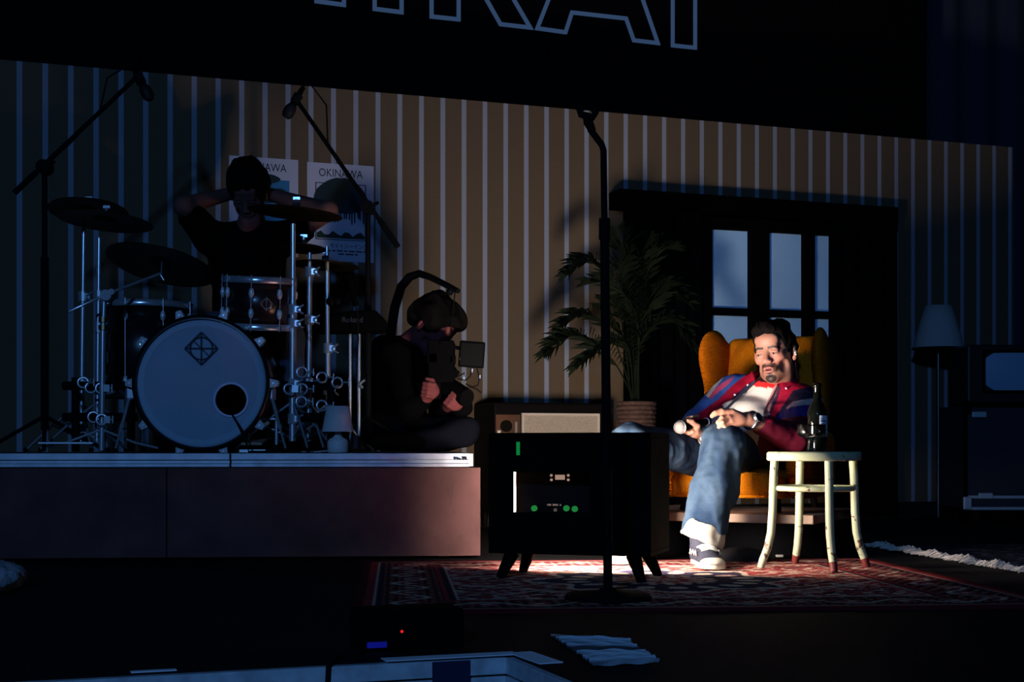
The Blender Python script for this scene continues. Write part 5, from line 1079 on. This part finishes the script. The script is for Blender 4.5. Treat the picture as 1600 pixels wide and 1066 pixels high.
# jacket
f = Field(*bbox([N, HP, SL, SR, EL, ER, WL, WR], .16), .0045)
f.ell(N - up * .14 + n_ * .01, (.178, .112, .155), BR, k=.04); f.ell(BM + n_ * .012, (.165, .114, .14), BR, k=.06); f.ell(HP + V((.03, .04, .03)), (.15, .13, .08), k=.05)
f.cap(SL + n_ * -.02 + up * .006, N - up * .03 - n_ * .02, .062, .06, k=.05); f.cap(SR + n_ * -.02 + up * .006, N - up * .03 - n_ * .02, .062, .06, k=.05); f.cap(N - up * .03, N + up * .045 + n_ * .006, .088, .074, k=.025)
f.cap(SL, EL, .074, .062, k=.03); f.cap(EL, EL.lerp(WL, .62), .062, .046, k=.02); f.cap(EL.lerp(WL, .6), EL.lerp(WL, .68), .041, .041, k=.008)
f.cap(SR, ER, .074, .062, k=.03); f.cap(ER, ER.lerp(WR, .8), .060, .043, k=.02)
jk = wrinkle(wrinkle(f.mesh(), .007, 11, (1, 1, 1.6)), .003, 32)
TEE = [(1181, 594), (1174, 600), (1162, 612), (1139, 635), (1128, 646), (1096, 668), (1098, 690), (1176, 692), (1170, 668), (1186, 664), (1193.5, 648), (1197, 633), (1205.5, 618), (1212, 604), (1218, 590), (1218, 556), (1174, 556), (1176, 582)]
v, fc2 = jk; nrm = None
u_, v_ = px(v); hole = inpoly(u_, v_, TEE) & (((v - np.array(N - up * .2)) @ np.array(n_)) > -.02)
d = np.linalg.norm(v - np.array(N + up * .075), axis=1); hole |= d < .074
jkf = fc2[~(hole[fc2].any(1))]
def jcol(co):
    u, v = px(co); blue = (.035, .115, .40); red = (.46, .006, .035); navy = (.014, .016, .045); pink = (.55, .07, .16); white = (.62, .58, .52); mar = (.13, .006, .022)
    c = np.tile(np.array(mar), (len(co), 1)); rel = co - np.array(N); a = rel @ np.array(s_v); n2 = rel @ np.array(n_)
    def put(poly, cc): c[inpoly(u, v, poly)] = cc
    L_ = a < .02
    put([(1080, 560), (1185, 560), (1185, 600), (1085, 672), (1060, 672)], blue)
    put([(1152, 586), (1158, 590), (1108, 625), (1104, 620)], blue); put([(1150, 585), (1141, 598), (1110, 624), (1107, 620), (1122, 603)], pink); put([(1131, 582), (1137, 581), (1118, 606), (1107, 622), (1103, 618), (1114, 602)], white)
    put([(1190, 574), (1176, 579), (1168, 584), (1145, 602), (1122, 625), (1080, 654), (1094, 672), (1122, 655), (1150, 630), (1174, 606), (1192, 595)], red)
    put([(1176, 596), (1160, 607), (1140, 626), (1118, 644), (1123, 655), (1145, 640), (1170, 612), (1182, 600)], navy)
    put([(1196, 585), (1262, 580), (1285, 615), (1240, 612), (1222, 636), (1206, 660), (1190, 660), (1200, 630), (1208, 605)], red)
    put([(1240, 610), (1290, 600), (1300, 630), (1262, 622), (1240, 630), (1222, 650), (1212, 650), (1226, 630)], navy); put([(1228, 637), (1238, 628), (1255, 624.5), (1300, 620), (1300, 632), (1255, 633), (1236, 636), (1229, 640)], white)
    put([(1228, 640), (1238, 636), (1300, 631), (1300, 652), (1250, 650), (1215, 656), (1213, 652)], (.02, .03, .24))
    put([(1190, 648), (1197, 628), (1206, 612), (1211, 600), (1216, 602), (1212, 618), (1204, 636), (1199, 652)], (.62, .42, .36)); put([(1192, 650), (1199, 630), (1208, 612), (1211, 605), (1213, 606), (1210, 614), (1202, 632), (1195, 652)], red)
    put([(1199, 652), (1205, 636), (1213, 617), (1217, 604), (1220, 605), (1216, 620), (1208, 640), (1203, 654)], navy)
    back = (n2 < -.06); c[back & L_] = blue; c[back & ~L_] = navy
    return c
jo = soft('jacket', (v, jkf), mat('jacket_satin', rough=.55, attr=True, bump=.25, bscale=90, spec=.35), man, jcol)
md = jo.modifiers.new('smooth', 'SMOOTH'); md.factor = .5; md.iterations = 2
md = jo.modifiers.new('solid', 'SOLIDIFY'); md.thickness = .006; md.offset = -1
uj, vj = px(v); 
def surf(u, vv):
    m_ = np.hypot(uj - u, vj - vv) < 5; i = np.where(m_)[0]; j = i[np.argmin(v[i, 1])]; return P(u, vv, float(v[j, 1]) - .002)
for nm, line, cc in (('placket', [(1180, 596), (1172, 602), (1161, 613), (1149, 625), (1138, 636), (1127, 647)], (.014, .016, .045)), ('placket', [(1213, 603), (1206, 618), (1198, 633), (1194, 648)], (.60, .30, .27))):
    mb = MB(); mb.tube([surf(*q) for q in line], .0055, 8); mb.build(nm, mat('knit_%d' % int(cc[0] * 1000), cc, .9), man)
for q in ((1168.5, 602), (1148, 617), (1228.5, 607)):
    p = surf(*q); mb = MB(); mb.sphere(p, (.0052, .004, .0052), 10); mb.build('snap_button', mat('snap_pearl', (.8, .8, .85), .25), man)
mb = MB(); ring(mb, cc_, ca_, .074, .0105, 48, 8); mb.build('collar', mat('collar_red', (.62, .012, .015), .85), man)
# watch
d = (WL - EL).normalized(); wc = EL.lerp(WL, .93); mb = MB(); ring(mb, wc, d, .0335, .007, 28, 8); w1 = mb.build('watch_strap', mat('watch_steel', (.30, .33, .38), .3, .9, bump=.4, bscale=200), man)
q = (V((-.2, -1, .45)) - d * V((-.2, -1, .45)).dot(d)).normalized(); mb = MB(); cyl(mb, wc + q * .031, wc + q * .043, .018, 20); mb.build('watch_case', mat('watch_steel', ()), man); mb = MB(); cyl(mb, wc + q * .043, wc + q * .0435, .015, 20); mb.build('watch_dial', mat('watch_dial', (.02, .025, .04), .2), man)
# jeans
hl, hr = HP + V((.075, -.045, -.015)), HP + V((-.075, .0, -.015)); KL, AL = P(1131, 693, 5.50), V((.738, 5.405, .115)); KR, AR = P(986, 694, 5.47), V((.455, 5.50, .10))
f = Field((.33, 5.22, .03), (1.06, 6.02, .60), .007)
f.ell(HP + V((0, .02, -.01)), (.17, .15, .105), k=.05); f.cap(hl, KL, .094, .079, k=.04); f.cap(KL, KL.lerp(AL, .5), .083, .086, k=.03); f.cap(KL.lerp(AL, .5), AL, .086, .080, k=.02); f.cap(hr, KR, .092, .077, k=.04); f.cap(KR, AR, .080, .076, k=.03)
f.D[:, :, f.g[2] < .125] = 1
jn = f.mesh(); v3, f3 = jn; out = v3.copy()
for i, p in enumerate(v3):                    # long folds down the shins, drag lines over thighs
    q = V(p); zz_ = max(0, min(1, (.46 - q.z) / .3)); ang = math.atan2(q.y - KL.y, q.x - KL.x) if q.x > .6 else math.atan2(q.y - KR.y, q.x - KR.x)
    a_ = .017 * zz_ * math.sin(7 * ang + 4 * q.z + .6 * math.sin(9 * q.z)) + .008 * mnoise.noise(V((q.x * 22, q.y * 22, q.z * 7))) + .005 * mnoise.noise(q * 38)
    cx = (KL if q.x > .6 else KR); d = V((q.x - cx.x, q.y - cx.y, .1 * (q.z - cx.z))); d = d.normalized() if d.length > 1e-4 else V((0, -1, 0)); out[i] = p + np.array(d) * a_
def dcol(co):
    rg = np.random.RandomState(3); base = np.array([.009, .021, .045]); fade = np.array([.036, .060, .090]); dk = np.array([.004, .009, .022])
    n1 = np.array([mnoise.noise(V((p[0] * 26, p[1] * 26, p[2] * 4))) * .7 + mnoise.noise(V((p[0] * 9, p[1] * 9, p[2] * 5))) * .5 for p in co]); c = base + (fade - base) * np.clip(.35 + 1.1 * n1, 0, 1)[:, None]; w_ = np.clip(-n1 * 1.6 - .15, 0, 1)[:, None]; c = c * (1 - w_) + dk * w_; return c * (.88 + .24 * rg.rand(len(co)))[:, None]
soft('jeans', (out, f3), mat('denim', rough=.9, attr=True, bump=.3, bscale=300, spec=.1), man, dcol)
m_cuff = mat('denim_cuff', (.30, .265, .22), .9, bump=.3, bscale=150)
f = Field((.60, 5.24, .0), (.88, 5.56, .24), .0055); a = V((.751, 5.405, .165)); b_ = V((.728, 5.392, .103)); f.cap(a, b_, .073, .088, k=.01); f.ell((.670, 5.37, .082), (.045, .06, .045), k=.03); f.cap(a + V((0, 0, .03)), b_ + V((0, 0, -.05)), .062, .070, k=.008, sub=True)
tl_ = V((.42, -.05, 1)).normalized(); X, Y_, Z_ = np.meshgrid(f.g[0], f.g[1], f.g[2], indexing='ij'); hh = (X - .735) * tl_.x + (Y_ - 5.40) * tl_.y + (Z_ - .134) * tl_.z; f.D = np.maximum(f.D, (np.abs(hh) - .036).astype(np.float32)); soft('cuff', wrinkle(f.mesh(), .006, 25), m_cuff, man)
f = Field((.33, 5.36, .02), (.58, 5.64, .2), .0075); f.cap(AR + V((0, 0, .02)), AR - V((0, 0, .02)), .082, .084); f.cap(AR + V((0, 0, .1)), AR - V((0, 0, .1)), .066, .066, sub=True); f.D[:, :, f.g[2] < .065] = 1; f.D[:, :, f.g[2] > .135] = 1; soft('cuff', f.mesh(), m_cuff, man)
def shoe(heel, toe, lz):
    d = (toe - heel); L_ = d.length; d.normalize(); sd = V((0, 0, 1)).cross(d); R3 = M((sd, d, V((0, 0, 1)))).transposed(); w3 = lambda x, y, z: heel + sd * x + d * y + V((0, 0, z))
    pts = [w3(-.07, -.03, 0), w3(.07, L_ + .03, .17), w3(.07, -.03, 0), w3(-.07, L_ + .03, .17)]
    def fld(): lo, hi = bbox(pts, .02); return Field(lo, hi, .0048)
    f = fld(); f.ell(w3(0, .055, .02), (.041, .06, .05), R3, k=.02); f.ell(w3(0, L_ - .085, .02), (.053, .09, .05), R3, k=.03); f.D[:, :, f.g[2] > fz + .025] = 1; f.D[:, :, f.g[2] < fz + .0005] = 1; f.ell(w3(0, L_ + .03, -.006), (.08, .06, .012), R3, k=.01, sub=True); soft('shoe_sole', f.mesh(), mat('sole_white', (.50, .45, .36), .6), man)
    f = fld(); f.ell(w3(0, .06, .045), (.036, .055, .05), R3, k=.02); f.ell(w3(0, .15, .04), (.042, .09, .048), R3, k=.03); f.ell(w3(0, L_ - .07, .026), (.046, .07, .036), R3, k=.03); f.cap(w3(0, .06, .06), w3(0, .045, .14), .042, .046, k=.03); f.cap(w3(0, .045, .12), w3(0, .045, .2), .036, .04, k=.01, sub=True); f.D[:, :, f.g[2] < fz + .02] = 1; up_ = f.mesh(); soft('shoe_upper', up_, mat('canvas_navy', (.012, .014, .028), .8, bump=.3, bscale=200), man)
    f = fld(); f.ell(w3(0, L_ - .055, .024), (.0495, .064, .034), R3, k=.02); f.box(w3(0, L_ - .16, .05), (.08, .075, .08), R3, r=.01, sub=True); f.D[:, :, f.g[2] < fz + .022] = 1; soft('toe_cap', f.mesh(), mat('sole_white', ()), man)
    uv = up_[0]
    def top(x, y):
        q = w3(x, y, 0); m_ = np.hypot(uv[:, 0] - q.x, uv[:, 1] - q.y) < .008; z_ = uv[m_, 2].max() if m_.any() else .06; return V((q.x, q.y, min(z_, .12) + .003))
    for i in range(5):
        y = .125 + i * .021
        if y > L_ - .075: break
        mb = MB(); mb.tube([top(-.030, y - .006), top(-.014, y + .003), top(0, y), top(.014, y + .003), top(.030, y - .006)], .0042, 6); mb.build('lace', mat('lace_white', (.5, .48, .43), .8), man)
    for s in (-1, 1):
        mb = MB(); z0 = fz + .045; q = []
        for i in range(7): q.append(w3(s * (.0455 + .0015 * math.sin(i)), .06 + i * .02, z0 + (.018 if i % 2 else 0)))
        mb.tube(q, .003, 5); mb.build('side_stripe', mat('lace_white', ()), man)
shoe(V((.718, 5.415, 0)), V((.738, 5.10, 0)), 0); shoe(V((.50, 5.58, 0)), V((.40, 5.33, 0)), 0)
# hand-held microphone
mic = thing('handheld_microphone', 'microphone with pale round grille held in the man’s right hand', 'microphone', tuple(ball))
mb = MB(); mb.tube([ball + ax_ * .018, ball + ax_ * .03, ball + ax_ * .05, tail], [.022, .021, .0175, .0125], 16); mb.build('body', m_blackgloss, mic)
mb = MB(); mb.sphere(ball, .0255, 24); mb.build('grille', mat('mic_grille_silver', (.38, .35, .32), .6, .2, bump=.8, bscale=700), mic)
mb = MB(); ring(mb, ball + ax_ * .006, ax_, .0252, .003, 24, 6); mb.build('grille_band', mat('mic_band', (.5, .48, .46), .35, .8), mic)
mb = MB(); ring(mb, tail - ax_ * .02, ax_, .0142, .0035, 20, 6); mb.build('tail_ring', mat('tail_ring_white', (.7, .65, .68), .4), mic)

# ---- the camera operator on the riser
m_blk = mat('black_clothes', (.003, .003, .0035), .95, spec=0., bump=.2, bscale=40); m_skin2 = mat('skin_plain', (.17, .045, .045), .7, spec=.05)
op = thing('person', 'camera operator in black sitting on the riser holding a camera rig', 'person', tuple(V((P(620, 700, 6.7).x, 6.7, DZ))))
oh, oc, ohp = P(676, 512, 6.55), P(628, 590, 6.62), P(612, 676, 6.75)
f = Field(*bbox([P(560, 710, 6.2), P(790, 500, 7.0), ohp], .06), .011)
f.ell(P(630, 585, 6.65), (.155, .12, .17), k=.05); f.ell(P(615, 640, 6.72), (.15, .125, .15), k=.06); f.ell(ohp + V((0, 0, .015)), (.17, .15, .085), k=.06)
sr, sl = P(617, 556, 6.5), P(658, 560, 6.78); er, el = P(640, 640, 6.38), P(688, 640, 6.62); hr_, hl_ = P(668, 622, 6.34), P(702, 632, 6.40)
f.cap(P(600, 548, 6.62), P(655, 545, 6.6), .075, .06, k=.05); f.cap(sr, er, .068, .056, k=.03); f.cap(er, er.lerp(hr_, .8), .055, .038, k=.02); f.cap(sl, el, .066, .055, k=.03); f.cap(el, el.lerp(hl_, .7), .055, .038, k=.02); f.D[:, :, f.g[2] < DZ + .002] = 1
soft('sweatshirt', wrinkle(f.mesh(), .012, 9), m_blk, op)
f = Field(*bbox([P(580, 710, 6.2), P(790, 640, 7.0)], .06), .011); f.ell(ohp + V((0, 0, .01)), (.15, .13, .08), k=.05); kn1, kn2 = P(725, 674, 6.42), P(712, 668, 6.72); f.cap(ohp + V((.03, -.07, 0)), kn1, .085, .068, k=.04); f.cap(ohp + V((.03, .07, 0)), kn2, .085, .068, k=.04); f.cap(kn1, P(640, 698, 6.32), .066, .052, k=.03); f.cap(kn2, P(690, 700, 7.0), .062, .05, k=.03); f.D[:, :, f.g[2] < DZ + .002] = 1
soft('trousers', wrinkle(f.mesh(), .012, 9), mat('dark_trousers', (.006, .0065, .01), .95, spec=0.), op)
for q in (P(628, 702, 6.28), P(690, 702, 7.06)):
    f = Field(*bbox([q], .2), .01); f.ell(q + V((-.02, 0, .03)), (.13, .055, .045)); f.D[:, :, f.g[2] < DZ + .002] = 1; soft('shoe', f.mesh(), m_black, op)
OT = M.Translation(oh) @ M.Rotation(math.radians(62), 4, 'Z') @ M.Rotation(math.radians(50), 4, 'X') @ M.Scale(1.0, 4)
h1 = head_field(.0045).mesh(); OA = np.array(OT); h1 = (h1[0] @ OA[:3, :3].T + OA[:3, 3], h1[1])
def grip(w_, c_, d, nrm, size=1.):            # closed hand round a bar: four fingers and a thumb
    d = V(d).normalized(); nrm = V(nrm); nrm = (nrm - d * nrm.dot(d)).normalized(); sd = d.cross(nrm); f = Field(*bbox([w_, c_], .1), .0038)
    f.cap(w_, c_ - sd * .02, .03, .024, k=.015); f.ell(c_ - sd * .012, (.03, .03, .036), k=.012)
    for i in range(4):
        b0 = c_ + d * (.027 - .018 * i) - nrm * .016; finger(f, [b0 - sd * .02, b0 + sd * .006 - nrm * .012, b0 + sd * .026 - nrm * .002, b0 + sd * .030 + nrm * .02], .0098, .0082)
    finger(f, [c_ - sd * .02 + d * .02, c_ + d * .045 - sd * .005, c_ + d * .048 + sd * .02], .013, .009, .006); return f.mesh()
g1 = grip(er.lerp(hr_, .75), P(671, 610, 6.30), (.15, 0, 1), (0, 1, 0)); g2 = grip(el.lerp(hl_, .7), P(709, 627, 6.33), (.45, -.1, .6), (0, 1, 0))
f = Field(*bbox([P(600, 700, 6.6), P(690, 520, 6.7)], .1), .016); f.cap(P(662, 540, 6.6), P(645, 560, 6.64), .055, .06, k=.03); f.ell(P(628, 600, 6.66), (.12, .09, .19), k=.05); f.cap(sr, er, .045, .04, k=.02); f.cap(sl, el, .045, .04, k=.02); f.cap(er, er.lerp(hr_, .8), .038, .03); f.cap(el, el.lerp(hl_, .8), .038, .03); cr_ = f.mesh()
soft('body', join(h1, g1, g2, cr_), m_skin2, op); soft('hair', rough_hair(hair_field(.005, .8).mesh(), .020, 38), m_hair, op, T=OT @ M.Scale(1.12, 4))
ea = thing('camera_support_arm', 'curved black support arm arching over the camera operator’s head', 'camera support', tuple(P(612, 560, 6.78)))
mb = MB(); mb.tube([P(610, 600, 6.82), P(610, 525, 6.82), P(617, 480, 6.8), P(627, 448, 6.76), P(640, 433, 6.72), P(655, 427.5, 6.68), P(672, 433, 6.62), P(700, 447, 6.52), P(716, 455, 6.46)], [.024, .024, .023, .022, .021, .018, .016, .0145, .012], 12); mb.build('arm', m_blackmetal, ea)
mb = MB(); mb.sphere(P(703, 456, 6.5), .018, 10); mb.build('pulley', m_blackmetal, ea); mb = MB(); mb.tube([P(711, 457, 6.47), P(706, 500, 6.42), P(701, 540, 6.38)], .0028, 5); mb.build('line', m_rubber, ea)
cr = thing('camera_rig', 'black cinema camera rig with small monitor held by the operator', 'camera', tuple(P(705, 640, 6.36)))
def cbox(nm, u, v, Y, wd, dp, ht, ry=0, rz=0, m=m_blackgloss, bev=.006):
    mb = MB(); mb.box(P(u, v, Y), (wd, dp, ht), M.Rotation(rz, 3, 'Z') @ M.Rotation(ry, 3, 'Y')); return mb.build(nm, m, cr, bevel=bev)
cbox('body', 690, 566, 6.40, .115, .17, .19); cbox('battery', 690, 545, 6.42, .075, .10, .06); cbox('handle_rail', 697, 538, 6.38, .05, .16, .022); cbox('side_grip', 703, 583, 6.36, .06, .06, .05); cbox('focus_motor', 707, 562, 6.34, .03, .05, .04); cbox('lens_mount', 676, 560, 6.34, .05, .05, .05); cbox('top_plate', 690, 541, 6.40, .13, .12, .012); cbox('record_light', 676, 592, 6.325, .006, .004, .008, m=m_chrome); cbox('roller', 712, 583, 6.34, .03, .03, .03, ry=.5); cbox('gimbal_post', 684, 600, 6.36, .03, .03, .14)
mn = cbox('monitor', 737, 554, 6.34, .115, .028, .118, ry=.07, rz=.12); cbox('monitor_screw', 719, 561, 6.32, .006, .006, .014, m=m_chrome)
mb = MB(); mb.box(P(737, 554, 6.322), (.10, .004, .10), M.Rotation(.12, 3, 'Z') @ M.Rotation(.07, 3, 'Y')); mb.build('monitor_back', mat('monitor_back', (.004, .004, .004), .4, spec=.05), mn)
mb = MB(); mb.tube([P(704, 541, 6.37), P(720, 545, 6.35)], .008, 8); mb.build('monitor_arm', m_blackmetal, cr)
mb = MB(); q = P(714, 618, 6.36); mb.tube([P(696, 604, 6.42), P(712, 615, 6.36), P(730, 622, 6.3)], [.05, .052, .04], 16); mb.build('lens', m_blackgloss, cr, smooth=True)
f = Field(*bbox([P(690, 655, 6.3), P(740, 590, 6.5)], .05), .008); f.ell(P(716, 628, 6.42), (.055, .05, .055)); f.ell(P(722, 638, 6.42), (.05, .04, .04), k=.02); soft('counterweight', f.mesh(), m_black, cr)
for q in (([745, 576, 6.32], [749, 590, 6.30], [747, 602, 6.30], [738, 605, 6.32], [728, 600, 6.34]), ([737, 576, 6.33], [735, 588, 6.31], [728, 594, 6.32], [715, 592, 6.34]), ([726, 583, 6.33], [716, 588, 6.33], [708, 592, 6.35]), ([733, 604, 6.33], [745, 608, 6.31], [752, 614, 6.31])):
    mb = MB(); mb.tube([P(*a) for a in q], .0035, 6); mb.build('cable', m_rubber, cr)
for u, v in ((738, 579), (750, 589), (725, 591)):
    mb = MB(); mb.box(P(u, v, 6.295), (.005, .005, .014)); mb.build('connector', m_chrome, cr)
# ---- the drummer, hands behind the head
dm = thing('person', 'drummer in black with both hands raised behind the head', 'person', tuple(V((P(385, 700, 6.8).x, 6.8, DZ))))
dh = P(388, 304, 6.66); dsl, dsr = P(328, 372, 6.74), P(446, 372, 6.74); del_, der = P(287, 322, 6.55), P(512, 330, 6.6); hnl, hnr = P(362, 302, 6.77), P(414, 302, 6.77); hip = P(385, 548, 6.82)
f = Field(*bbox([P(300, 590, 6.4), P(470, 340, 7.0)], .1), .012); f.ell(P(386, 420, 6.78), (.185, .12, .22), k=.06); f.ell(P(386, 490, 6.8), (.165, .125, .17), k=.06); f.ell(hip, (.18, .14, .1), k=.05); f.cap(dsl, dsr, .075, k=.05); f.cap(dsl, dsl.lerp(del_, .75), .075, .068, k=.03); f.cap(dsr, dsr.lerp(der, .7), .075, .068, k=.03)
soft('t_shirt', wrinkle(f.mesh(), .012, 9), m_blk, dm)
h1 = head_field(.0045).mesh(); DA = np.array(M.Translation(dh) @ M.Rotation(math.radians(42), 4, 'X')); h1 = (h1[0] @ DA[:3, :3].T + DA[:3, 3], h1[1])
f = Field(*bbox([del_, der, hnl, hnr, P(386, 470, 6.8)], .1), .009); f.cap(dsl, del_, .05, .046, k=.02); f.cap(del_, hnl, .045, .030, k=.02); f.cap(dsr, der, .05, .046, k=.02); f.cap(der, hnr, .045, .030, k=.02); f.cap(dh + V((0, .03, -.12)), P(386, 370, 6.76), .055, .07, k=.03); f.ell(P(386, 410, 6.78), (.13, .08, .17), k=.05)
for hn, s in ((hnl, 1), (hnr, -1)):
    f.ell(hn + V((s * .03, .015, 0)), (.045, .018, .036), k=.015)
    for i in range(4): finger(f, [hn + V((s * .05, .02, .024 - i * .016)), hn + V((s * .085, .025, .026 - i * .018)), hn + V((s * .11, .02, .026 - i * .018))], .0095, .008)
    finger(f, [hn + V((s * .01, .0, -.02)), hn + V((s * .03, -.01, -.05)), hn + V((s * .045, -.01, -.07))], .012, .009)
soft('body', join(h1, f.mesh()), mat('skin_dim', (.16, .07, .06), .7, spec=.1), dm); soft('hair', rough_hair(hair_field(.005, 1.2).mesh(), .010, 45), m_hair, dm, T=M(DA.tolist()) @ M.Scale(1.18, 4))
f = Field(*bbox([P(300, 705, 6.3), P(470, 470, 6.9)], .1), .012); k1, k2 = P(338, 512, 6.42), P(452, 530, 6.42); f.ell(hip, (.17, .14, .1), k=.05); f.cap(hip + V((-.09, 0, 0)), k1, .09, .07, k=.04); f.cap(hip + V((.09, 0, 0)), k2, .09, .07, k=.04); f.cap(k1, V((k1.x - .02, 6.5, DZ + .06)), .068, .055, k=.03); f.cap(k2, V((k2.x + .02, 6.5, DZ + .06)), .068, .055, k=.03); f.D[:, :, f.g[2] < DZ + .002] = 1; soft('jeans', f.mesh(), mat('denim_grey', (.06, .075, .12), .9, bump=.3, bscale=120), dm)
for k_ in (k1, k2):
    q = V((k_.x, 6.46, DZ)); f = Field(*bbox([q], .2), .01); f.ell(q + V((0, 0, .03)), (.05, .13, .045)); f.D[:, :, f.g[2] < DZ + .002] = 1; soft('shoe', f.mesh(), m_black, dm)
dt = thing('drum_throne', 'black drum throne under the drummer', 'stool', (hip.x, hip.y, DZ)); mb = MB(); zt = hip.z - .1; cyl(mb, (hip.x, hip.y, zt - .07), (hip.x, hip.y, zt), .17, 28); mb.build('seat', m_black, dt, bevel=.02, seg=3)
mb = MB(); mb.tube([(hip.x, hip.y, zt - .07), (hip.x, hip.y, DZ + .08)], .016, 10); mb.build('post', m_chrome2, dt)
for i in range(3): a = i * 2.094; mb = MB(); mb.tube([(hip.x, hip.y, DZ + .2), (hip.x + .2 * math.cos(a), hip.y + .2 * math.sin(a), DZ + .012)], .01, 8); mb.build('leg', m_chrome2, dt)
